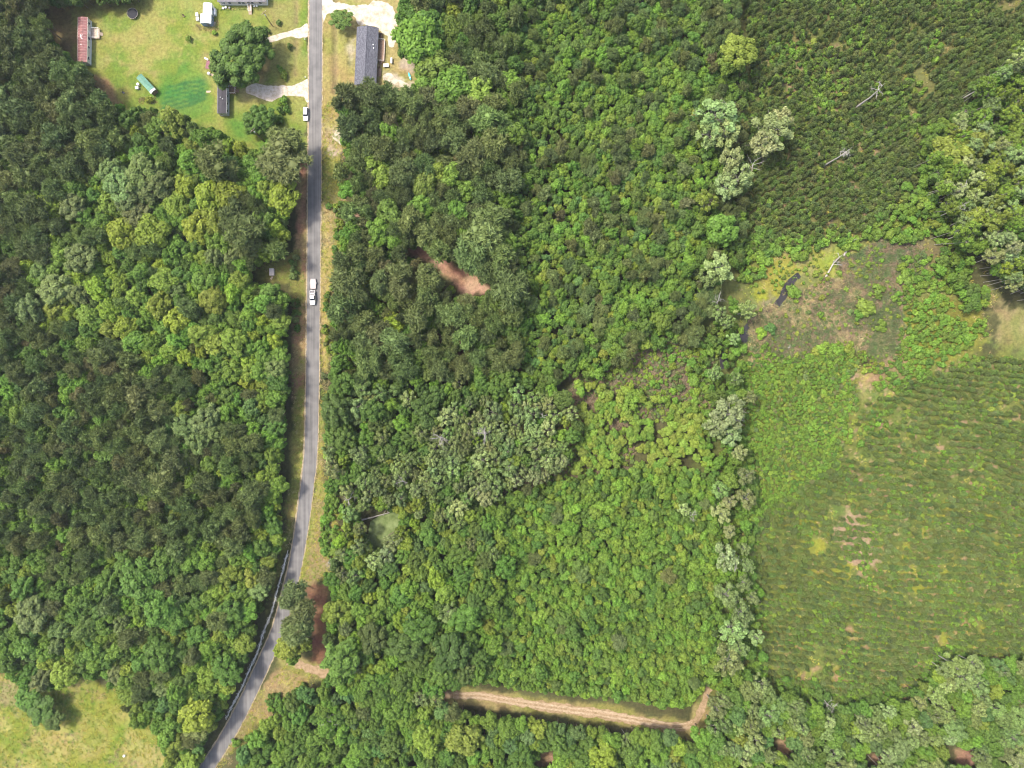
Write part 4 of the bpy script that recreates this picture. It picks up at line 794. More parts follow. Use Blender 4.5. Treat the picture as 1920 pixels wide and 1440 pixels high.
def place_single(p, label, cat, group, parts):
    vi = int(rng.integers(len(MODELS[p['kind']]))); m = MODELS[p['kind']][vi]; x,y = proto_pos(p); s = p['r']/m.radius; sz = p['h']/m.height
    tint = jtint(p['tint']); rz = rng.random()*6.283; tl = 0.10 if p['kind'] == 'tall' else 0.03; tx,ty = rng.normal()*tl,rng.normal()*tl
    if parts:
        o = link(NAME[p['kind']] if not p.get('name') else p['name'],None,None,(x,y,0),rz); o.empty_display_size = 0.3; ax = rng.uniform(0.86,1.16); o.scale = (s*ax,s/ax,sz); o.rotation_euler = (tx,ty,rz)
        link('trunk',m.trunk,o); c = link('crown',m.crown,o); c['tint'] = tint
    else:
        o = link(NAME[p['kind']] if not p.get('name') else p['name'],m.whole,None,(x,y,0),rz); ax = rng.uniform(0.86,1.16); o.scale = (s*ax,s/ax,sz); o.rotation_euler = (tx,ty,rz); o['tint'] = tint
    tag(o,label,cat,group); return o
def ginst(name, label_kind, plist, models):
    "one stuff object: trees beyond those built one by one"
    n = len(plist)
    if n == 0: return
    me = bpy.data.meshes.new(name); me.vertices.add(n)
    co = np.array([(*proto_pos(p),0.0) for p in plist],np.float32); me.vertices.foreach_set('co',co.ravel())
    vi = rng.integers(len(models),size=n)
    if 'mi' in plist[0]: vi = np.array([p['mi'] for p in plist])
    sc_ = np.array([(p['r']/models[v].radius,p['r']/models[v].radius,p['h']/models[v].height) for p,v in zip(plist,vi)],np.float32)
    ax = rng.uniform(0.85,1.17,n).astype(np.float32); sc_[:,0] *= ax; sc_[:,1] /= ax
    rt = np.zeros((n,3),np.float32); rt[:,2] = rng.random(n)*6.283; rt[:,:2] = rng.normal(size=(n,2))*(0.10 if 'edge' in name else 0.04)
    ti = np.array([jtint(p['tint']) for p in plist],np.float32)
    for nm,ty,key,arr in (('variant','INT','value',vi.astype(np.int32)),('scl','FLOAT_VECTOR','vector',sc_),('rot','FLOAT_VECTOR','vector',rt),('tint','FLOAT_VECTOR','vector',ti)):
        a = me.attributes.new(nm,ty,'POINT'); a.data.foreach_set(key,arr.ravel())
    o = link(name,me); tag(o,kind='stuff')
    col_ = bpy.data.collections.new(name+'_models')
    for k,m in enumerate(models): col_.objects.link(bpy.data.objects.new('%s_model_%02d' % (name,k),m.whole))
    g = bpy.data.node_groups.new(name,'GeometryNodeTree')
    g.interface.new_socket('Geometry',in_out='INPUT',socket_type='NodeSocketGeometry'); g.interface.new_socket('Geometry',in_out='OUTPUT',socket_type='NodeSocketGeometry')
    N = g.nodes; gi = N.new('NodeGroupInput'); go = N.new('NodeGroupOutput'); ip = N.new('GeometryNodeInstanceOnPoints'); ci = N.new('GeometryNodeCollectionInfo')
    ci.inputs['Collection'].default_value = col_; ci.inputs['Separate Children'].default_value = True; ci.inputs['Reset Children'].default_value = True
    def na_(nm,ty):
        q = N.new('GeometryNodeInputNamedAttribute'); q.data_type = ty; q.inputs['Name'].default_value = nm; return q.outputs['Attribute']
    L = g.links; L.new(gi.outputs[0],ip.inputs['Points']); L.new(ci.outputs[0],ip.inputs['Instance']); ip.inputs['Pick Instance'].default_value = True
    L.new(na_('variant','INT'),ip.inputs['Instance Index']); L.new(na_('rot','FLOAT_VECTOR'),ip.inputs['Rotation']); L.new(na_('scl','FLOAT_VECTOR'),ip.inputs['Scale'])
    L.new(ip.outputs[0],go.inputs[0])
    md = o.modifiers.new('scatter','NODES'); md.node_group = g
    return o
STUFFN = {'broadleaf_tree':'forest_canopy','pine_tree':'pine_canopy','young_broadleaf_tree':'thicket_canopy','marsh_shrub':'brush','young_pine':'pine_plantation','swamp_tree':'swamp_canopy','tall_swamp_tree':'swamp_edge_canopy'}
AX = np.array([p['px'] for p in PLANTS]); AY = np.array([p['py'] for p in PLANTS]); AR = np.array([p['r'] for p in PLANTS]); AT = [p['tint'] for p in PLANTS]
def neighbour(p, dx, dy):
    "colour of the nearest crown of like size on one side"
    ex = AX-p['px']; ey = AY-p['py']; al = ex*dx+ey*dy; ac = np.abs(ex*dy-ey*dx)
    sc_ = np.where((al > 3) & (ac < al) & (AR > 0.6*p['r']),al+ac*0.5,1e9); i = int(np.argmin(sc_)); return COLOUR[AT[i]] if sc_[i] < 200 else 'no'
for nm,pl in buckets.items():
    spec = [p for p in pl if p['special']]; rest = [p for p in pl if not p['special']]
    for p in spec:
        p['name'] = 'garden_shrub' if p['special'][1] == 'shrub' else 'lawn_tree'
        place_single(p,p['special'][0],p['special'][1],None,True)
    vis = sorted([p for p in rest if inframe(p)],key=lambda p:-p['r']); solo = vis[:300]; ids = {id(p) for p in solo}; left = [p for p in rest if id(p) not in ids]
    lab = {}
    if nm != 'young_pine' and nm != 'marsh_shrub':
        for (ln,lx,ly) in LANDMARKS:
            cand = sorted(solo,key=lambda p:(p['px']-lx)**2+(p['py']-ly)**2)
            for kk,word in ((0,'nearest to'),(1,'second nearest to')):
                if len(cand) > kk and math.hypot(cand[kk]['px']-lx,cand[kk]['py']-ly) < 130 and id(cand[kk]) not in lab:
                    lab[id(cand[kk])] = '%s %s %s %s' % (COLOUR[cand[kk]['tint']],NAME[cand[kk]['kind']].replace('_',' '),word,ln)
    def lb_of(p, lev):
        big = 'large ' if p['r'] > MODELS[p['kind']][0].radius*1.05 else ''
        s = '%s%s %s %s' % (big,COLOUR[p['tint']],NOUN[p['kind']],region(p))
        if lev >= 1: s += ', %s crown left, %s right' % (neighbour(p,-1,0),neighbour(p,1,0))
        if lev >= 2: s += ', %s above' % neighbour(p,0,-1)
        return s
    todo = [p for p in solo if id(p) not in lab]
    for lev in (0,1,2):
        cnt = {}
        for p in todo: cnt.setdefault(lb_of(p,lev),[]).append(p)
        nxt = []
        for s,q in cnt.items():
            if len(q) == 1 or lev == 2:
                for p in q: lab[id(p)] = s
            else: nxt += q
        todo = nxt
    for p in solo:
        place_single(p,lab[id(p)],CATEG[p['kind']],NOUN[p['kind']]+('es ' if NOUN[p['kind']].endswith('sh') else 's ')+region(p),nm in ('broadleaf_tree','pine_tree','swamp_tree','tall_swamp_tree'))
    for kd in sorted({p['kind'] for p in left}): ginst(STUFFN[nm],nm,[p for p in left if p['kind'] == kd],MODELS[kd])
    print('VEG',nm,len(pl),'solo',len(solo),'stuff',len(left))

# dead trees ----------------------------------------------------------------
def dead(px, py, h, seed, label, nb=7, spread=3.2, r0=0.3, lo=0.5, tilt=0.0, tdir=0.0, name='dead_tree', m=None):
    x,y = W(px,py); o = empty(name,(x,y,0),0,label,'dead tree','bare dead trees'); o.rotation_euler = (0,tilt,tdir)
    tr,br = dead_mb(h,nb,seed,spread,r0,lo); tr.build('trunk',m or M_DEAD,o)
    for b_ in br: b_.build('branch',m or M_DEAD,o)
    return o
dead(1602,204,20.5,1,'bare bleached snag with forked top standing in the diagonal pine rows',6,3.0,0.34,0.75)
dead(1543,312,22,2,'bare grey snag with many side branches below the forked one',9,2.6,0.26,0.55)
dead(1800,188,16.5,3,'long bare snag with one drooping limb at the upper right swamp edge',8,4.2,0.26,0.5)
dead(1385,335,17,4,'bare branches sticking out of the pale trees left of the pine rows',8,3.4,0.22,0.6)
dead(1549,518,9.5,5,'fallen white tree with spread limbs lying across the yellow marsh grass',7,3.0,0.30,0.35,R(80),R(63))
dead(1583,478,8.5,6,'white fallen trunk with a fork, above the other fallen tree in the marsh',4,2.2,0.34,0.5,R(80),R(68))
dead(1478,655,2.5,21,'tiny stump snag by the creek',2,0.8,0.12,0.4)
dead(832,815,15,7,'white leafless crown in the swamp woods, left one of two',11,3.4,0.24,0.6)
dead(918,805,15,8,'white leafless crown in the swamp woods, right one of two',12,3.6,0.24,0.6)
dead(767,895,13,9,'grey leafless crown above the swamp pond',11,3.0,0.22,0.55)
dead(668,928,12,10,'grey leafless crown at the road side of the swamp pond',11,3.0,0.2,0.5)
dead(900,912,11,11,'thin bare tree over brown reeds in the swamp clearing',8,2.6,0.14,0.5)
dead(678,975,13,12,'pale fallen trunk lying into the swamp pond',4,1.8,0.26,0.5,R(83),R(14))
dead(720,1010,9,13,'dark thin fallen trunk across the swamp pond',3,1.5,0.14,0.5,R(84),R(35),m=M_BARK)
dead(740,1020,10,14,'second thin fallen trunk across the swamp pond, lower one',3,1.5,0.14,0.5,R(84),R(48),m=M_BARK)
dead(632,1330,12,15,'grey leafless crown below the dirt track near the road',12,2.8,0.2,0.5)
dead(1358,783,14,16,'white twiggy crown on top of the pale tree beside the brush field',14,4.0,0.2,0.5)
dead(1284,957,11,17,'small white twiggy top in the bright thicket',9,2.2,0.15,0.55)
dead(1362,1040,13,18,'grey twigs in the tree strip left of the pine rows',9,2.8,0.18,0.55)
dead(1330,575,12,19,'white bare limbs left of the creek',9,3.6,0.18,0.5)
dead(1900,1275,9,20,'leaning grey snag at the right edge of the bottom woods',4,2.0,0.22,0.5,R(35),R(150))
dead(622,1050,5,22,'dry grey bush heap on the right verge of the road bend',12,2.2,0.12,0.15)
dead(1535,1300,12,23,'pale twigs at the upper rim of the bottom right woods',8,2.4,0.16,0.5)
dead(1010,780,13,24,'grey bare twigs at the right rim of the swamp woods',9,2.8,0.16,0.5)
for px,py,h,s,lb in [(1752,372,20,40,'thin bare trunk leaning out of the right edge trees, upper one'),(1745,412,22,41,'thin bare trunk leaning out of the right edge trees, lower one'),(1772,450,17,42,'bare trunk above the mud patch at the right edge')]:
    dead(px,py,h,s,lb,5,2.2,0.13,0.7)

# ground cover: reeds, tufts -------------------------------------------------
def carpet(name, poly, n, models, tints, hlo, hhi, rlo, rhi, cover=None, seed=0, base=None):
    xs = [p[0] for p in poly]; ys = [p[1] for p in poly]; X_ = rng.uniform(min(xs),max(xs),n*2); Y_ = rng.uniform(min(ys),max(ys),n*2)
    ok = inpoly(X_+(fbm(X_,Y_,30,3,seed+5)-.5)*50,Y_+(fbm(X_,Y_,30,3,seed+15)-.5)*50,poly) if name == 'marsh_reeds' else inpoly(X_,Y_,poly)
    if base is not None: ok &= inpoly(X_,Y_,base)
    ok &= ~inpoly(X_,Y_,ROADKEEP)
    nz = fbm(X_,Y_,26,3,seed)
    if cover is not None: ok &= nz < cover
    ii = np.nonzero(ok)[0][:n]; nr = np.argsort(np.argsort(nz))/len(nz)
    pl = [dict(px=X_[i],py=Y_[i],r=rng.uniform(rlo,rhi),h=rng.uniform(hlo,hhi),kind='tuft',tint=tints[min(len(tints)-1,int((nr[i]*0.7+rng.random()*0.3)*len(tints)))]) for i in ii]
    ginst(name,'tuft',pl,models)
TINT.update({'straw':(0.40,0.33,0.17),'reed':(0.25,0.195,0.12),'rgrn':(0.125,0.175,0.065),'grs':(0.25,0.30,0.055),'gyel':(0.40,0.38,0.08),'lush':(0.17,0.27,0.045)})
REED = [tuft(26,1.0,0.9,0.07) for i in range(4)]; GRASS = [tuft(18,0.45,0.8,0.06) for i in range(4)]
MARSH = [(1412,590),(1530,535),(1600,520),(1690,530),(1705,640),(1670,690),(1600,670),(1430,690),(1405,650)]
carpet('marsh_reeds',MARSH,5600,REED,['reed','rgrn','reed','straw','rgrn'],0.6,1.2,0.7,1.1,seed=1)
carpet('marsh_reeds',[(1640,600),(1700,560),(1690,650),(1650,690),(1620,650)],900,REED,['rgrn','rgrn'],0.8,1.3,0.7,1.1,seed=2)
carpet('marsh_reeds',[(1560,490),(1700,440),(1760,490),(1690,540),(1600,530)],1500,REED,['rgrn','reed','rgrn'],0.6,1.2,0.7,1.1,seed=3)
carpet('marsh_reeds',[(1080,630),(1340,620),(1340,770),(1190,790),(1180,900),(900,960),(870,880),(1060,800)],5200,REED,['reed','reed','reed','rgrn'],0.5,1.0,0.7,1.1,seed=4)
carpet('meadow_grass',ext([(0,1245),(130,1265),(250,1300),(320,1380),(320,1440),(0,1440)]),3600,GRASS,['grs','gyel','lush','straw'],0.3,0.7,0.6,1.0,seed=5)
carpet('verge_grass',[(604,200),(650,160),(650,470),(625,520),(620,700),(608,760),(640,960),(620,1090),(560,1090),(600,800)],2600,GRASS,['straw','gyel','grs'],0.2,0.5,0.5,0.9,seed=6)
carpet('verge_grass',[(480,500),(576,460),(574,900),(540,1040),(420,1330),(400,1320),(548,900),(548,540)],1800,GRASS,['straw','grs','lush'],0.2,0.5,0.5,0.9,seed=7)
carpet('verge_grass',[(540,1245),(606,1268),(560,1300),(430,1440),(390,1450),(480,1300)],1000,GRASS,['straw','gyel','grs'],0.2,0.5,0.5,0.9,seed=8)
carpet('rough_grass',ext([(1385,0),(1920,0),(1860,660),(1920,690),(1920,1250),(1560,1320),(1400,1280),(1385,700)]),7500,GRASS,['grs','straw','gyel','lush'],0.3,0.8,0.6,1.1,seed=9)
# ------------------------------------------------------------------ buildings
M_GLASS = mat('window_glass',(0.03,0.035,0.045),0.12,var=0.2,spec=0.6)
M_TRIM = mat('white_trim',(0.72,0.71,0.68),0.6,var=0.06)
M_CREAM = mat('cream_siding',(0.62,0.57,0.48),0.7,var=0.10,scale=1.5)
M_PINKW = mat('pinkish_siding',(0.66,0.58,0.54),0.7,var=0.08,scale=1.5)
M_GREYW = mat('grey_siding',(0.42,0.42,0.42),0.7,var=0.1,scale=1.5)
M_BLUEW = mat('blue_grey_siding',(0.22,0.29,0.40),0.7,var=0.12,scale=1.5)
M_RUST = mat('rusty_red_roof',(0.245,0.105,0.098),0.7,var=0.32,scale=0.9)
M_RUST2 = mat('rusty_red_rib',(0.36,0.20,0.18),0.7,var=0.3,scale=1.2)
M_BLACKR = mat('black_roof',(0.050,0.046,0.052),0.85,var=0.25,scale=0.8)
M_WHITER = mat('white_metal_roof',(0.80,0.80,0.79),0.5,var=0.06,scale=1.0)
M_GREENR = mat('green_metal_roof',(0.095,0.22,0.155),0.55,var=0.22,scale=0.8)
M_WOOD = mat('weathered_wood',(0.24,0.16,0.11),0.9,var=0.35,scale=2.5)
M_WOODL = mat('pale_wood',(0.46,0.36,0.27),0.85,var=0.25,scale=2.0)
M_GALV = mat('galvanised_steel',(0.44,0.44,0.43),0.5,metal=0.3,var=0.2,scale=2.0)
M_RUBBER = mat('rubber',(0.025,0.025,0.025),0.85,var=0.2)
M_CARW = mat('white_car_paint',(0.80,0.80,0.79),0.3,var=0.03,spec=0.5)
M_GREYP = mat('grey_plastic',(0.20,0.19,0.19),0.6,var=0.2)
M_WHITEP = mat('white_plastic',(0.78,0.77,0.74),0.5,var=0.06)
M_TEAL = mat('turquoise_plastic',(0.05,0.40,0.43),0.45,var=0.12)
M_MAROON = mat('maroon_sheet',(0.20,0.09,0.10),0.8,var=0.25,scale=1.2)
M_LAMPR = mat('red_lens',(0.45,0.02,0.02),0.3); M_LAMPW = mat('clear_lens',(0.75,0.75,0.72),0.2); M_PAD = mat('black_mat',(0.022,0.022,0.028),0.8,var=0.2)
# shingles: speckled courses
M_SHING = bpy.data.materials.new('asphalt_shingles'); M_SHING.use_nodes = True; n = M_SHING.node_tree.nodes; l = M_SHING.node_tree.links
b = n['Principled BSDF']; b.inputs['Roughness'].default_value = 0.95; tc = n.new('ShaderNodeTexCoord'); bt = n.new('ShaderNodeTexBrick')
bt.inputs['Scale'].default_value = 1.0; bt.inputs['Brick Width'].default_value = 0.5; bt.inputs['Row Height'].default_value = 0.28; bt.inputs['Mortar Size'].default_value = 0.012
bt.inputs['Color1'].default_value = (0.060,0.062,0.078,1); bt.inputs['Color2'].default_value = (0.135,0.135,0.155,1); bt.inputs['Mortar'].default_value = (0.04,0.04,0.05,1)
rt = n.new('ShaderNodeMapping'); rt.inputs['Rotation'].default_value = (0,0,R(90)); l.new(tc.outputs['Object'],rt.inputs['Vector']); l.new(rt.outputs[0],bt.inputs['Vector']); l.new(bt.outputs[0],b.inputs['Base Color'])

def house(name, label, px, py, L, Wd, wh, rise, rz, mwall, mroof, over=0.25, base_h=None, skirt=None):
    "long axis = local y; the photo position is that of the roof centre"
    x,y = W(px,py,wh+rise*0.5); o = empty(name,(x,y,0),rz,label,'house' if 'shed' not in name else 'shed')
    hw = Wd/2-over; hl = L/2-over
    MB().prism([(-hw,0.0),(hw,0.0),(hw,wh),(0,wh+rise*0.95),(-hw,wh)],-hl,hl).build('wall',mwall,o)
    s = rise/(Wd/2); t = 0.12; rf = MB()
    rf.prism([(-Wd/2,wh-over*s),(0,wh+rise),(Wd/2,wh-over*s),(Wd/2,wh-over*s+t),(0,wh+rise+t),(-Wd/2,wh-over*s+t)],-L/2,L/2)
    r_ = rf.build('roof',mroof,o)
    o['_w'] = (hw,hl,wh); del o['_w']
    if skirt: MB().box((0,0,0.3),(2*hw+0.06,2*hl+0.06,0.6)).build('skirting',skirt,o)
    return o, r_, hw, hl
def wall_frame(side, hw, hl, u):
    "position and rotation on a wall: E/W walls run along y, N/S along x"
    return {'E':((hw,u),0.0),'W':((-hw,u),math.pi),'N':((u,hl),math.pi/2),'S':((u,-hl),-math.pi/2)}[side]
def window(o, side, hw, hl, u, z, w_, h_):
    (x,y),rz = wall_frame(side,hw,hl,u)
    f = MB().box((0.02,0,0),(0.10,w_+0.16,h_+0.16)).build('window',M_TRIM,o,(x,y,z),rz)
    MB().box((0.085,0,0.0),(0.03,w_,h_)).build('pane',M_GLASS,f)
    MB().box((0.09,0,-h_/2-0.1),(0.14,w_+0.2,0.06)).build('sill',M_TRIM,f)
def door(o, side, hw, hl, u, z0, m):
    (x,y),rz = wall_frame(side,hw,hl,u); f = MB().box((0.03,0,1.0),(0.08,0.9,2.0)).build('door',m,o,(x,y,z0),rz)
    MB().lathe([(0.03,0),(0.045,0.03),(0.03,0.06)],8,(0.07,0.34,1.0),'x').build('handle',M_GALV,f)
def deck(o, x0, x1, y0, y1, z, m, rail=True, steps=None):
    d_ = MB()
    k = max(2,int((y1-y0)/0.28))
    for i in range(k): d_.box(((x0+x1)/2,y0+(i+0.5)*(y1-y0)/k,z),(x1-x0,(y1-y0)/k-0.02,0.05))
    for a in (x0+0.1,x1-0.1):
        for c in (y0+0.1,y1-0.1): d_.box((a,c,z/2-0.02),(0.12,0.12,z))
    dk = d_.build('porch_deck',m,o)
    if rail:
        r_ = MB()
        for a,c,e,f in ((x1-.05,y0,x1-.05,y1),(x0,y0+.05,x1-.05,y0+.05),(x0,y1-.05,x1-.05,y1-.05)):
            r_.box(((a+e)/2,(c+f)/2,z+0.95),(abs(e-a)+0.08,abs(f-c)+0.08,0.07))
            q = max(2,int(max(abs(e-a),abs(f-c))/0.7))
            for i in range(q+1): r_.box((a+(e-a)*i/q,c+(f-c)*i/q,z+0.48),(0.07,0.07,0.9))
        r_.build('railing',M_TRIM,dk)
    if steps:
        sx,sy,dx,dy = steps; s_ = MB()
        for i in range(3): s_.box((sx+dx*(i*0.3+0.15),sy+dy*(i*0.3+0.15),z*(1-(i+1)/4)),(0.3 if dx else 1.2,1.2 if dx else 0.3,0.06))
        s_.build('steps',m,dk)
    return dk

# trailer with the rusty red roof
o,rf,hw,hl = house('mobile_home','long trailer home with rusty red ribbed roof and cream walls',154.2,74,16.7,3.6,2.7,0.42,-0.017,M_CREAM,M_RUST,0.12,skirt=M_TRIM)
ribm = MB().prism([(-1.8,2.71),(0,3.17),(1.8,2.71),(1.8,2.78),(0,3.24),(-1.8,2.78)],-0.09,0.09).mesh('roof_rib',M_RUST2)
for i in range(17): link('roof_rib',ribm,rf,(0,-7.9+i*0.99,0.09))
fl = MB().prism([(-1.85,2.64),(-1.75,2.64),(-1.75,2.80),(-1.85,2.80)],-8.36,8.36); fl.prism([(1.75,2.64),(1.85,2.64),(1.85,2.80),(1.75,2.80)],-8.36,8.36); fl.build('drip_edge',M_CREAM,rf)
pm = mat('white_roof_patch',(0.66,0.60,0.58),0.7,var=0.2)
for (a,c,sx,sy,q) in ((-0.35,1.2,0.5,0.9,0.2),(-0.1,0.35,0.28,0.6,0.5),(0.25,1.5,0.35,0.25,0),(-0.2,-2.0,0.35,0.4,0.6),(0.4,0.1,0.2,0.3,0)):
    z = 2.80+0.42*(1-abs(a)/1.8)+0.10; MB().box((a,c,z),(sx,sy,0.05),q).build('roof_patch',pm,rf)
for u,wd in ((6.6,.8),(1.0,1.0),(-2.3,.6),(-6.4,1.0)): window(o,'E',hw,hl,u,1.75,wd,0.9)
window(o,'S',hw,hl,0,1.75,0.9,0.9); door(o,'E',hw,hl,3.4,0.62,M_TRIM); window(o,'W',hw,hl,3.0,1.75,0.9,0.9)
deck(o,hw+0.05,hw+3.3,1.6,5.3,0.62,M_WOODL,True,(hw+3.3,3.4,1,0))
# trailer with the black roof
o,rf,hw,hl = house('mobile_home','long trailer home with black flat-looking roof half under the great oak',416,171,16.4,3.4,2.7,0.30,-0.004,M_GREYW,M_BLACKR,0.1,skirt=M_GREYW)
MB().prism([(-1.74,2.66),(-1.68,2.66),(-1.68,2.83),(-1.74,2.83)],-8.22,8.22).prism([(1.68,2.66),(1.74,2.66),(1.74,2.83),(1.68,2.83)],-8.22,8.22).build('drip_edge',M_GREYW,rf)
for (a,c) in ((0.5,-3.0),(-0.4,-2.4),(0.3,2.0)): MB().lathe([(0.14,0),(0.14,0.3),(0.2,0.32),(0.05,0.42)],8,(a,c,2.92)).build('roof_vent',M_GALV,rf)
for u,wd in ((-6.9,1.0),(-4.2,.8),(-1.4,1.0),(4.5,1.0)): window(o,'E',hw,hl,u,1.75,wd,0.9)
window(o,'S',hw,hl,-0.4,1.75,0.8,0.9); door(o,'E',hw,hl,1.2,0.62,M_TRIM)
deck(o,hw+0.05,hw+2.7,0.0,2.6,0.62,M_WOOD,True,(hw+2.7,1.2,1,0))
MB().box((-hw-0.45,-4.6,0.45),(0.8,0.8,0.8),0,0.96,0.05).build('air_conditioner',M_GALV,o)
# long house cut by the top edge of the photo
o,rf,hw,hl = house('mobile_home','long pinkish-white house at the top edge with grey roof and front steps',452.5,-9.5,18.0,4.8,2.7,0.6,R(90),M_PINKW,mat('grey_roof',(0.17,0.16,0.17),0.85,var=0.2,scale=.8),0.2,skirt=M_TRIM)
for u in (7.2,4.9,1.2,-0.2,-3.6,-6.6): window(o,'W',hw,hl,u,1.75,1.0,0.9)
door(o,'W',hw,hl,-2.2,0.62,M_GREYP)
d_ = deck(o,-hw-2.6,-hw-0.05,-2.9,-1.6,0.62,M_WOODL,True,(-hw-2.6,-2.25,-1,0))
# white sheds
o,rf,hw,hl = house('storage_shed','white-roofed shed, upper one of the two joined white sheds',388.5,15.5,4.1,3.3,2.4,0.5,-0.02,M_TRIM,M_WHITER,0.12); door(o,'E',hw,hl,0.3,0.05,M_GREYP)
MB().box((hw+0.5,-0.3,0.6),(0.7,2.4,1.2),0,0.95,0.06).build('lean_to',M_WHITEP,o)
o,rf,hw,hl = house('storage_shed','white-roofed shed with blue-grey walls, lower of the two white sheds',385.2,34.5,3.5,4.1,2.4,0.5,-0.02,M_BLUEW,M_WHITER,0.15)
door(o,'S',hw,hl,0.5,0.05,M_GREYP); window(o,'E',hw,hl,0,1.5,0.8,0.7)
# green shed
o,rf,hw,hl = house('garden_shed','narrow shed with dull green metal roof set askew on the lawn',273.9,157,8.1,2.5,2.0,0.25,R(43),M_WOOD,M_GREENR,0.15)
sm = MB().prism([(-1.25,1.97),(0,2.26),(1.25,1.97),(1.25,2.02),(0,2.31),(-1.25,2.02)],-0.04,0.04).mesh('roof_seam',M_GREENR)
for i in range(9): link('roof_seam',sm,rf,(0,-3.8+i*0.95,0.13))
MB().prism([(-1.22,2.03),(0,2.32),(1.22,2.03),(1.22,2.06),(0,2.35),(-1.22,2.06)],-4.02,-3.1).build('grey_end_sheet',M_GALV,rf,(0,0,0.10)); door(o,'E',hw,hl,-1.5,0.05,M_WOODL)
# shingled house
o,rf,hw,hl = house('ranch_house','ranch house with dark blue-grey shingled gable roof beside the road',686.4,104,21.6,8.1,2.7,1.35,-0.046,M_CREAM,M_SHING,0.4)
MB().prism([(-0.16,4.14),(0,4.19),(0.16,4.14),(0.16,4.18),(0,4.24),(-0.16,4.18)],-10.8,10.8).build('ridge_cap',M_SHING,rf)
for (a,c) in ((2.5,4.0),(2.7,2.8)):
    z = 2.7+1.35*(1-a/4.05)+0.1; MB().lathe([(0.13,0),(0.13,0.25),(0.22,0.27),(0.22,0.33),(0.06,0.42)],10,(a,c,z)).build('roof_vent',M_WHITEP,rf)
for u in (-8.5,-5.0,-1.0,3.2,8.3): window(o,'E',hw,hl,u,1.6,1.1,1.0); window(o,'W',hw,hl,u,1.6,1.1,1.0)
window(o,'N',hw,hl,1.5,1.6,1.1,1.0); door(o,'W',hw,hl,1.0,0.1,M_TRIM); door(o,'E',hw,hl,1.0,0.5,M_TRIM)
deck(o,hw+0.05,hw+2.6,-0.6,7.4,0.5,M_WOOD,True,(hw+1.2,-0.6,0,-1)); deck(o,hw+0.05,hw+1.6,-6.2,-3.2,0.4,M_WOOD,False)

# ------------------------------------------------------------------ vehicles
def loft(st, n=None):
    "stations: (y, [(x,z)...]) rings of equal length"
    mb = MB(); k = len(st[0][1]); vs = [(x,y,z) for y,r_ in st for x,z in r_]; fs = [tuple(range(k-1,-1,-1)),tuple(range((len(st)-1)*k,len(st)*k))]
    for i in range(len(st)-1):
        for j in range(k):
            q = (j+1)%k; fs.append((i*k+j,i*k+q,(i+1)*k+q,(i+1)*k+j))
    return mb.add(vs,fs)
def ring(w_, z0, z1, z2, t=0.88): return [(-w_*0.92,z0),(-w_,(z0+z1)/2),(-w_,z1),(-w_*t,z2),(w_*t,z2),(w_,z1),(w_,(z0+z1)/2),(w_*0.92,z0)]
def wheel(o, x, y, r_, wd=0.24):
    s = 1 if x > 0 else -1
    ty = MB().lathe([(r_*0.62,-wd/2),(r_*0.95,-wd/2),(r_,-wd/3),(r_,wd/3),(r_*0.95,wd/2),(r_*0.62,wd/2)],16,(0,0,0),'x').build('wheel',M_RUBBER,o,(x,y,r_))
    MB().lathe([(r_*0.2,-0.02),(r_*0.6,-0.01),(r_*0.6,0.03),(r_*0.15,0.05)],12,(s*wd/2,0,0),'x').build('rim',M_GALV,ty)
def lamp(o, name, m, x, y, z, sx=0.32): MB().box((0,0,0),(sx,0.1,0.16),0,0.85,0.02).build(name,m,o,(x,y,z))
def mirror(o, x, y, z): MB().box((0,0,0),(0.2,0.12,0.16),0,0.8,0.03).build('mirror',M_CARW,o,(x,y,z))
def pane(o, name, pts): MB().add(pts+[(p[0]*0.985,p[1],p[2]-0.04) for p in pts],[(0,1,2,3),(7,6,5,4),(0,4,5,1),(1,5,6,2),(2,6,7,3),(3,7,4,0)]).build(name,M_GLASS,o)
def sedan(px, py, rz, label):
    x,y = W(px,py,0.8); o = empty('parked_car',(x,y,0.06),rz,label,'car')
    w_ = 0.95
    loft([(2.5,ring(w_*.80,.35,.55,.62)),(2.38,ring(w_*.92,.24,.62,.76)),(1.7,ring(w_,.22,.74,.90)),(1.0,ring(w_,.22,.80,.98)),(0,ring(w_,.22,.82,.98)),(-1.2,ring(w_,.22,.82,1.0)),(-2.1,ring(w_,.24,.80,.98)),(-2.5,ring(w_*.88,.35,.66,.84))]).build('body',M_CARW,o)
    loft([(0.42,ring(.70,1.36,1.42,1.47,.92)),(0.0,ring(.72,1.40,1.48,1.53,.92)),(-1.0,ring(.72,1.40,1.48,1.54,.92)),(-1.75,ring(.68,1.36,1.42,1.47,.92))]).build('roof_panel',M_CARW,o)
    pane(o,'windshield',[(-.82,1.08,.985),(.82,1.08,.985),(.66,.40,1.42),(-.66,.40,1.42)]); pane(o,'rear_window',[(.78,-2.2,1.0),(-.78,-2.2,1.0),(-.64,-1.72,1.42),(.64,-1.72,1.42)])
    for s in (-1,1):
        pane(o,'side_window',[(s*.93,1.0,.985),(s*.93,-2.1,1.0),(s*.70,-1.7,1.42),(s*.70,.40,1.42)][::s])
        lamp(o,'headlight',M_LAMPW,s*.62,2.44,.64); lamp(o,'taillight',M_LAMPR,s*.68,-2.47,.76); mirror(o,s*1.05,.85,1.0)
        for yy in (1.55,-1.5): wheel(o,s*.83,yy,.33)
    return o
sedan(573,213.5,math.pi,'white parked car with its nose toward the bottom, on the left verge')
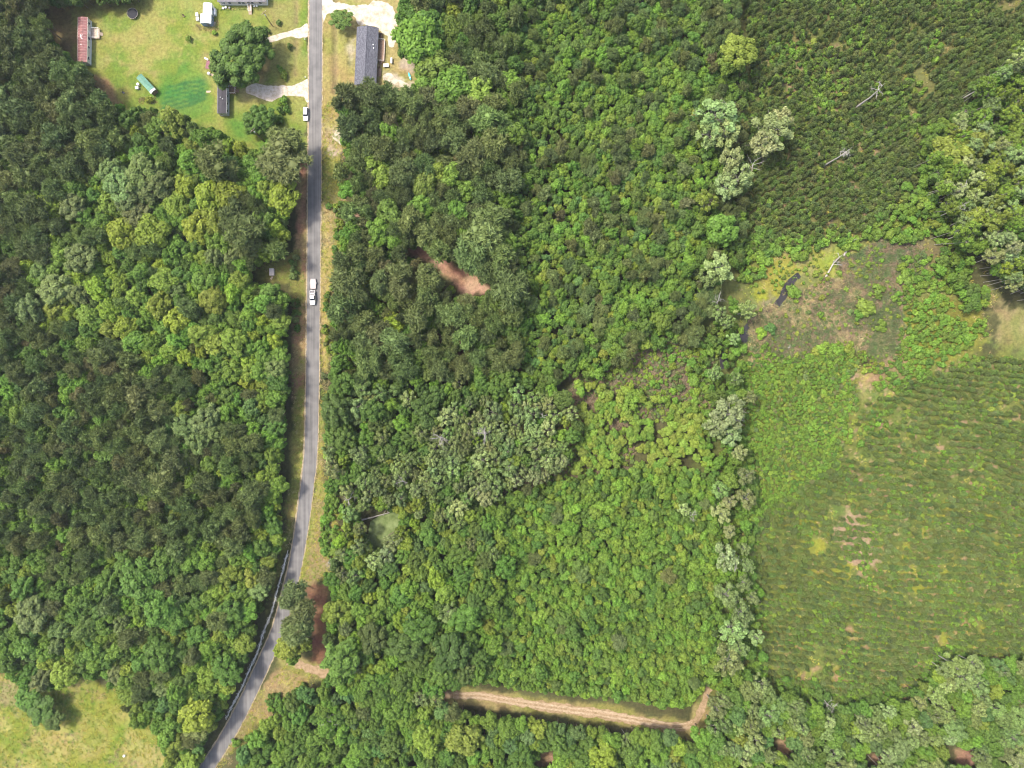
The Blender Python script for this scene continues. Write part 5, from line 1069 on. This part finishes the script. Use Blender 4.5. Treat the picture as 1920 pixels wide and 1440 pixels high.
def pickup(px, py, rz, label):
    x,y = W(px,py,0.8); o = empty('pickup_truck',(x,y,0.05),rz,label,'pickup'); w_ = 0.98
    loft([(2.65,ring(w_*.78,.4,.68,.80)),(2.5,ring(w_*.94,.35,.85,.98)),(1.9,ring(w_,.35,.94,1.08)),(1.15,ring(w_,.35,.98,1.12)),(-.75,ring(w_,.35,.98,1.12))]).build('body',M_CARW,o)
    loft([(.50,ring(.74,1.68,1.74,1.79,.92)),(.1,ring(.77,1.70,1.79,1.84,.92)),(-.62,ring(.77,1.70,1.78,1.83,.92))]).build('roof_panel',M_CARW,o)
    pane(o,'windshield',[(-.86,1.12,1.13),(.86,1.12,1.13),(.70,.50,1.72),(-.70,.50,1.72)]); pane(o,'rear_window',[(.80,-.78,1.13),(-.80,-.78,1.13),(-.72,-.62,1.72),(.72,-.62,1.72)])
    for s in (-1,1):
        pane(o,'side_window',[(s*.95,1.0,1.13),(s*.95,-.74,1.13),(s*.75,-.6,1.72),(s*.75,.48,1.72)][::s])
        lamp(o,'headlight',M_LAMPW,s*.66,2.55,.84); lamp(o,'taillight',M_LAMPR,s*.82,-2.62,.9,.18); mirror(o,s*1.1,.9,1.2)
        for yy in (1.7,-1.65): wheel(o,s*.86,yy,.38,.26)
    bd = MB().box((0,-1.7,.62),(1.9,1.86,.12)); bd.box((-.91,-1.7,.85),(.1,1.86,.5)).box((.91,-1.7,.85),(.1,1.86,.5)).build('bed',M_CARW,o); MB().box((0,-2.6,.85),(1.75,.08,.5)).build('tailgate',M_CARW,o)
    MB().box((0,-1.7,.70),(1.68,1.74,.04)).build('bed_liner',M_GREYP,o)
    return o,x,y
o,tx,ty_ = pickup(586.2,558.2,math.pi+0.01,'white pickup driving down the road with a loaded bed, towing a trailer')
def loose(name, label, cat, px, py, h=0.0, rz=0.0, group=None):
    x,y = W(px,py,h); return empty(name,(x,y,h),rz,label,cat,group)
def crate(name, label, px, py, sx, sy, sz, m, h=0.0, rz=0.0, lidm=None):
    o = loose(name,label,'box',px,py,h,rz); MB().box((0,0,sz*0.45),(sx,sy,sz*0.9),0,0.97,min(sx,sy)*0.06).build('body',m,o)
    lm = MB().box((0,0,sz*0.95),(sx*1.06,sy*1.06,sz*0.1)); lm.box((0,0,sz*1.02),(sx*0.7,sy*0.12,sz*0.08)); lm.build('lid',lidm or m,o); return o
crate('tool_box','pale toolbox behind the cab in the pickup bed',585.4,550.8,1.3,.45,.42,M_WHITEP,0.78)
crate('cargo_box','small grey box at the rear of the pickup bed',587.2,548.3,.6,.7,.4,M_GREYP,0.78,0.3)
# trailer behind it
x,y = W(587.0,532.6,0.7); o = empty('utility_trailer',(x,y,0.05),math.pi+0.01,'flat trailer with pale board deck towed behind the white pickup','trailer')
fr = MB().box((-.98,0,.55),(.08,3.5,.14)).box((.98,0,.55),(.08,3.5,.14)).box((0,-1.72,.55),(1.9,.08,.14)).box((0,1.72,.55),(1.9,.08,.14)); fr.build('frame',M_GREYP,o)
for i in range(7): MB().box((-.84+i*.28,0,.655),(.265,3.42,.05)).build('deck_board',mat('bleached_board',(0.62,0.55,0.52),0.85,var=0.12,scale=2.0),o)
MB().tube([(-.8,1.7,.5),(0,2.75,.45)],.05).tube([(.8,1.7,.5),(0,2.75,.45)],.05).tube([(0,2.5,.45),(0,3.0,.45)],.05).build('drawbar',M_GREYP,o)
MB().box((0,-1.95,.62),(1.95,.30,.05)).build('ramp',M_GREYP,o)
MB().box((-.95,0,.95),(.05,3.4,.06)).box((.95,0,.95),(.05,3.4,.06)).box((0,1.7,.95),(1.9,.05,.06)).build('side_rail',M_GREYP,o)
for s in (-1,1): wheel(o,s*1.16,-.35,.33,.22); MB().box((s*1.16,-.35,.72),(.30,.9,.05),0,.9).build('fender',M_GREYP,o); lamp(o,'taillight',M_LAMPR,s*.85,-1.8,.6,.16)

# ------------------------------------------------------------------ guardrail
GR = smooth_line([(541,1031),(531,1070),(520,1110),(510,1147),(495.5,1183),(484,1220),(467.5,1257),(455,1287),(438.5,1318),(423,1350)],2.0)
gw = np.array([W(*p) for p in GR]); seg = np.r_[0,np.cumsum(np.linalg.norm(np.diff(gw,axis=0),axis=1))]; total = seg[-1]
at_ = lambda s: np.array([np.interp(s,seg,gw[:,0]),np.interp(s,seg,gw[:,1])])
o = empty('guardrail',(gw[0][0],gw[0][1],0),0,'long pale guardrail along the left side of the curving road','guardrail'); g0 = gw[0]
prof = [(-.03,-.16),(.06,-.10),(-.02,-.03),(-.02,.03),(.06,.10),(-.03,.16)]
L0 = 3.81; npan = int(total/L0); M_RAIL = mat('weathered_rail',(0.76,0.75,0.71),0.6,metal=0.0,var=0.25,scale=1.5)
for i in range(npan):
    a = at_(i*L0)-g0; c = at_((i+1)*L0+0.15)-g0; ang = math.atan2(c[1]-a[1],c[0]-a[0]); Ln = float(np.linalg.norm(c-a)); mb = MB(); wob = random.uniform(-.10,.10)
    vs = []
    for xx in (0,Ln):
        for (u,v_) in prof: vs.append((xx,u*1.6+v_*0.30+(wob if xx else 0),.62+v_))
    k = len(prof); fs = [(j,j+1,k+j+1,k+j) for j in range(k-1)]; vs2 = [(p[0],p[1]-.02,p[2]) for p in vs]; fs += [tuple(2*k+q for q in f[::-1]) for f in fs[:k-1]]
    mb.add(vs+vs2,fs).build('rail_panel',M_RAIL,o,(a[0],a[1],0.004*(i%2)),ang)
pm_ = MB().box((0,0,.38),(.16,.2,.80)).box((0.12,0,.62),(.14,.16,.34)).mesh('post',M_WOODL); i = 0; s = 0.3
while s < total-0.5:
    a = at_(s)-g0; bq = at_(s+.5)-g0; link('post',pm_,o,(a[0]-.12,a[1]-.05,0),math.atan2(bq[1]-a[1],bq[0]-a[0])+R(90)); s += 1.905
vm = MB()
for q in range(520):
    s = random.uniform(0.5,total-1.2); a = at_(s)-g0; e_ = at_(s+random.uniform(.4,1.3))-g0; j = lambda: random.gauss(0,.26)
    a = a+(j(),j()); e_ = e_+(j(),j()); vm.tube([(a[0],a[1],random.uniform(.3,.85)),((a[0]+e_[0])/2+j(),(a[1]+e_[1])/2+j(),random.uniform(.5,1.0)),(e_[0],e_[1],random.uniform(.3,.85))],[.06,.05,.02],3,False)
vo = vm.build('dry_vine',mat('dry_vine',(0.72,0.70,0.62),0.9,var=0.2,scale=1.0),o); vo['kind'] = 'stuff'; tag(vo,'bleached dry vines tangled over the rail')

# ------------------------------------------------------------------ poles and yard things
def pole(px, py, h, label, rz):
    o = loose('utility_pole',label,'utility pole',px,py,0,rz); MB().tube([(0,0,-.3),(0,0,h*.5),(0,0,h)],[.17,.15,.11],8).build('pole',M_WOOD,o)
    MB().box((0,0.14,h-.5),(2.2,.10,.12)).build('crossarm',M_WOOD,o)
    for a in (-1.0,-.4,.4,1.0): MB().lathe([(.03,0),(.07,.05),(.05,.12),(.07,.17),(.03,.24)],8,(a,.14,h-.44)).build('insulator',M_WHITEP,o)
    MB().lathe([(.2,0),(.22,.05),(.22,.75),(.16,.85)],10,(0,-.34,h-1.9)).build('transformer',M_GALV,o)
pole(511,49,9.5,'wooden utility pole on dry lawn above the upper driveway',R(40)); pole(497,267,12.5,'wooden utility pole below the round dark tree',R(45))
x,y = W(248,25,.9); o = empty('trampoline',(x,y,0),0,'round black trampoline on the lawn near the top trees','trampoline')
cir = [(2.0*math.cos(a*math.pi/14),2.0*math.sin(a*math.pi/14),.9) for a in range(29)]
MB().tube(cir,.07,6,False).build('frame',mat('beige_pad',(0.30,0.25,0.22),0.8),o); MB().lathe([(1.86,.86),(1.86,.88)],28).build('jumping_mat',M_PAD,o)
for a in range(6): q = a*math.pi/3; MB().tube([(1.98*math.cos(q),1.98*math.sin(q),.88),(2.02*math.cos(q),2.02*math.sin(q),0)],.035,6).build('leg',M_GALV,o)
def chair(px, py, rz, m, label):
    o = loose('yard_chair',label,'chair',px,py,0,rz); MB().box((0,0,.44),(.6,.58,.05),0,1,.015).build('seat',m,o); MB().box((0,.27,.78),(.58,.05,.62),0,.95).build('backrest',m,o)
    for a in (-.26,.26):
        for c in (-.24,.24): MB().box((a,c,.21),(.05,.05,.42)).build('leg',m,o)
def table(px, py, rz, m, label, sx=1.6, sy=1.0, h=.74):
    o = loose('yard_table',label,'table',px,py,0,rz); MB().box((0,0,h),(sx,sy,.06),0,1,.02).build('table_top',m,o)
    for a in (-sx*.42,sx*.42):
        for c in (-sy*.4,sy*.4): MB().box((a,c,h/2-.02),(.07,.07,h-.06)).build('leg',m,o)
def barrel(px, py, m, label, r_=.32, h=.9):
    o = loose('barrel',label,'barrel',px,py); MB().lathe([(r_*.9,0),(r_,.08),(r_*1.02,h*.33),(r_*.97,h*.36),(r_*1.02,h*.66),(r_*.97,h*.7),(r_,h-.06),(r_*.9,h)],14).build('body',m,o); MB().lathe([(r_*.86,h+.001),(r_*.86,h+.03)],14).build('lid',m,o)
def boards(px, py, rz, m, label, n_=5, L=2.2):
    o = loose('board_pile',label,'boards',px,py,0,rz)
    for i in range(n_): MB().box((0,0,0),(L*random.uniform(.8,1.1),.2,.05)).build('board',m,o,(random.uniform(-.15,.15),(i%3)*.24-.24,.03+.055*(i//3)+.003*i),random.uniform(-.08,.08))
# propane tank
o = loose('propane_tank','long white propane tank lying behind the shingled house','tank',734.2,113.5,.6,0); MB().lathe([(.05,-1.15),(.25,-1.08),(.36,-.92),(.38,-.8),(.38,.8),(.36,.92),(.25,1.08),(.05,1.15)],14,(0,0,0),'y').build('tank_body',M_WHITEP,o,smooth=True)
MB().lathe([(.12,0),(.12,.14),(.08,.18)],10,(0,0,.37)).build('valve_dome',M_WHITEP,o)
for s in (-.7,.7): MB().box((0,s,-.46),(.5,.1,.24)).build('foot',M_GALV,o)
table(724.2,124,0.05,M_WHITEP,'white table on the grass behind the shingled house',2.0,1.2)
o = loose('firewood_pile','stacked brown logs behind the shingled house, nearest its upper end','logs',714.5,70,0,R(2))
lg = MB().lathe([(.11,-.5),(.12,-.48),(.12,.48),(.11,.5)],8,(0,0,0),'x').mesh('log',M_WOOD)
for i in range(24): link('log',lg,o,((i%2)*.12-.06+.4*random.uniform(-1,1)*.1,-1.6+(i%9)*.38,.12+.2*(i//9)),random.uniform(-.15,.15))
for (px,py,lb) in ((711,126,'brown barrel near the lower end of the shingled house'),(712.5,64,'dark barrel at the top of the log stack')): barrel(px,py,M_WOOD,lb)
# turquoise hull at the wood's edge
o = loose('turquoise_boat','slim turquoise plastic boat lying at the woods edge below the propane tank','boat',768.3,143.5,0,R(16))
hs_ = [(-1.5,.05,.25),(-1.1,.28,.3),(-.4,.38,.32),(.4,.38,.32),(1.1,.26,.32),(1.5,.05,.28)]
loft([(yy,[(-ww*.6,.02),(-ww,zz),(-ww*.7,zz+.02),(ww*.7,zz+.02),(ww,zz),(ww*.6,.02)]) for yy,ww,zz in hs_]).build('hull',M_TEAL,o); MB().lathe([(.26,0),(.3,.05),(.2,.06)],12,(0,.7,.34)).build('cockpit_rim',M_TEAL,o); MB().box((0,-.5,.36),(.4,.5,.06),0,.9).build('seat',M_WHITEP,o)
boards(787,115,R(20),mat('grey_board',(0.45,0.43,0.45),.8,var=.2),'grey-white boards dumped at the woods edge right of the shingled house',9,2.0)
boards(391,172,R(5),M_WOODL,'pinkish boards on the lawn left of the black-roofed trailer',6,1.6)
o = loose('lean_to_canopy','maroon sheet canopy at the left edge of the great oak','canopy',396,126,0,R(-12)); MB().add([(-1.2,-1.5,1.8),(1.2,-1.5,2.0),(1.2,1.5,2.05),(-1.2,1.5,1.85),(-1.2,-1.5,1.75),(1.2,-1.5,1.95),(1.2,1.5,2.0),(-1.2,1.5,1.8)],[(0,1,2,3),(7,6,5,4),(0,4,5,1),(1,5,6,2),(2,6,7,3),(3,7,4,0)]).build('sheet',M_MAROON,o)
for a in (-1.1,1.1):
    for c in (-1.4,1.4): MB().box((a,c,.9),(.08,.08,1.8)).build('post',M_WOOD,o)
table(388,111.5,R(-30),M_WHITEP,'white bench table at the left edge of the great oak',1.5,.6,.6)
barrel(392.5,139,M_WHITEP,'white drum beside the maroon canopy',.5,.9); boards(397,140,R(-15),M_WOODL,'pale boards between the white drum and the black-roofed trailer',5,1.6)
crate('white_appliance','white box nearest the green-roofed shed',260.5,159.5,.8,.8,1.0,M_WHITEP,0,.4); crate('white_appliance','white box a little lower left of the green-roofed shed',258.6,166,1.1,.9,.9,M_WHITEP,0,.1)
chair(233,175,R(60),M_GREYP,'dark yard chair alone on the lawn left of the green-roofed shed'); chair(345,31,R(20),M_WOOD,'brown yard chair on the lawn left of the white sheds')
crate('pale_container','pale rectangular container in the grassy gap left of the road',510.8,510.5,1.6,2.5,1.0,mat('pale_pink_box',(0.62,0.55,0.50),.7,var=.1),0,.03); boards(509.5,521,R(55),M_WOODL,'pale boards just below the pale container',4,1.5)
barrel(233.5,1416.5,M_WHITEP,'small white tub in the bottom left meadow',.45,.55)
for k,(px,py,lb) in enumerate(((419,16,'white lawn tub at the left end of the long pinkish house'),(424,14.5,'small white tub second from the left by the pinkish house'),(431,15.5,'grey tub third from left by the pinkish house'),(469,17.5,'white tub beside the front steps of the pinkish house'))): barrel(px,py,M_WHITEP if k != 2 else M_GREYP,lb,.42,.5)
chair(477.5,12.5,0,M_WHITEP,'white chair, left of the pair before the pinkish house'); chair(482,12,0,M_WHITEP,'white chair, right of the pair before the pinkish house')
for (px,py,lb) in ((370.5,29,'white crate at the left side of the lower white shed, upper one'),(371.5,37,'white crate at the left side of the lower white shed, lower one')): crate('storage_crate',lb,px,py,.9,1.2,.8,M_WHITEP)
boards(402,45,R(70),M_WOODL,'mixed boards at the lower right corner of the white sheds',7,1.5)
def mailbox(px, py, label):
    o = loose('mailbox',label,'mailbox',px,py,0,R(90)); MB().box((0,0,.5),(.09,.09,1.0)).build('post',M_WOOD,o); MB().prism([(-.09,1.0),(.09,1.0),(.09,1.13),(.05,1.2),(-.05,1.2),(-.09,1.13)],-.25,.25).build('box',M_WHITEP,o)
mailbox(574,147,'mailbox at the mouth of the lower driveway'); mailbox(573,76,'mailbox at the mouth of the upper driveway')
TINT.update({'flow':(0.55,0.46,0.20),'flo2':(0.38,0.36,0.14)})
carpet('flower_bed',[(366,44),(373,46),(380,50),(397,52),(403,40),(409,34),(409,55),(400,60),(372,55)],200,GRASS,['flow','flo2','straw'],.3,.5,.4,.7,seed=61)
carpet('flower_bed',[(411,14),(490,14),(490,19),(411,19)],90,GRASS,['flow','lush','flo2'],.25,.4,.3,.5,seed=62)
carpet('flower_bed',[(262,182),(292,180),(294,192),(258,194)],80,GRASS,['flow','straw','flo2'],.3,.6,.4,.7,seed=63)

# ------------------------------------------------------------------ air: thin summer haze between the drone and the ground
hb = MB().box((0,0,(H+8-3)/2),(2*FAR+200,2*FAR+200,H+8+3))
hm = bpy.data.materials.new('haze'); hm.use_nodes = True; n = hm.node_tree.nodes; l = hm.node_tree.links
n.remove(n['Principled BSDF']); pv = n.new('ShaderNodeVolumePrincipled'); pv.inputs['Color'].default_value = (0.88,0.93,0.98,1); pv.inputs['Density'].default_value = 0.00010; pv.inputs['Anisotropy'].default_value = 0.3
l.new(pv.outputs[0],n['Material Output'].inputs['Volume'])
tag(hb.build('haze',hm),kind='stuff')
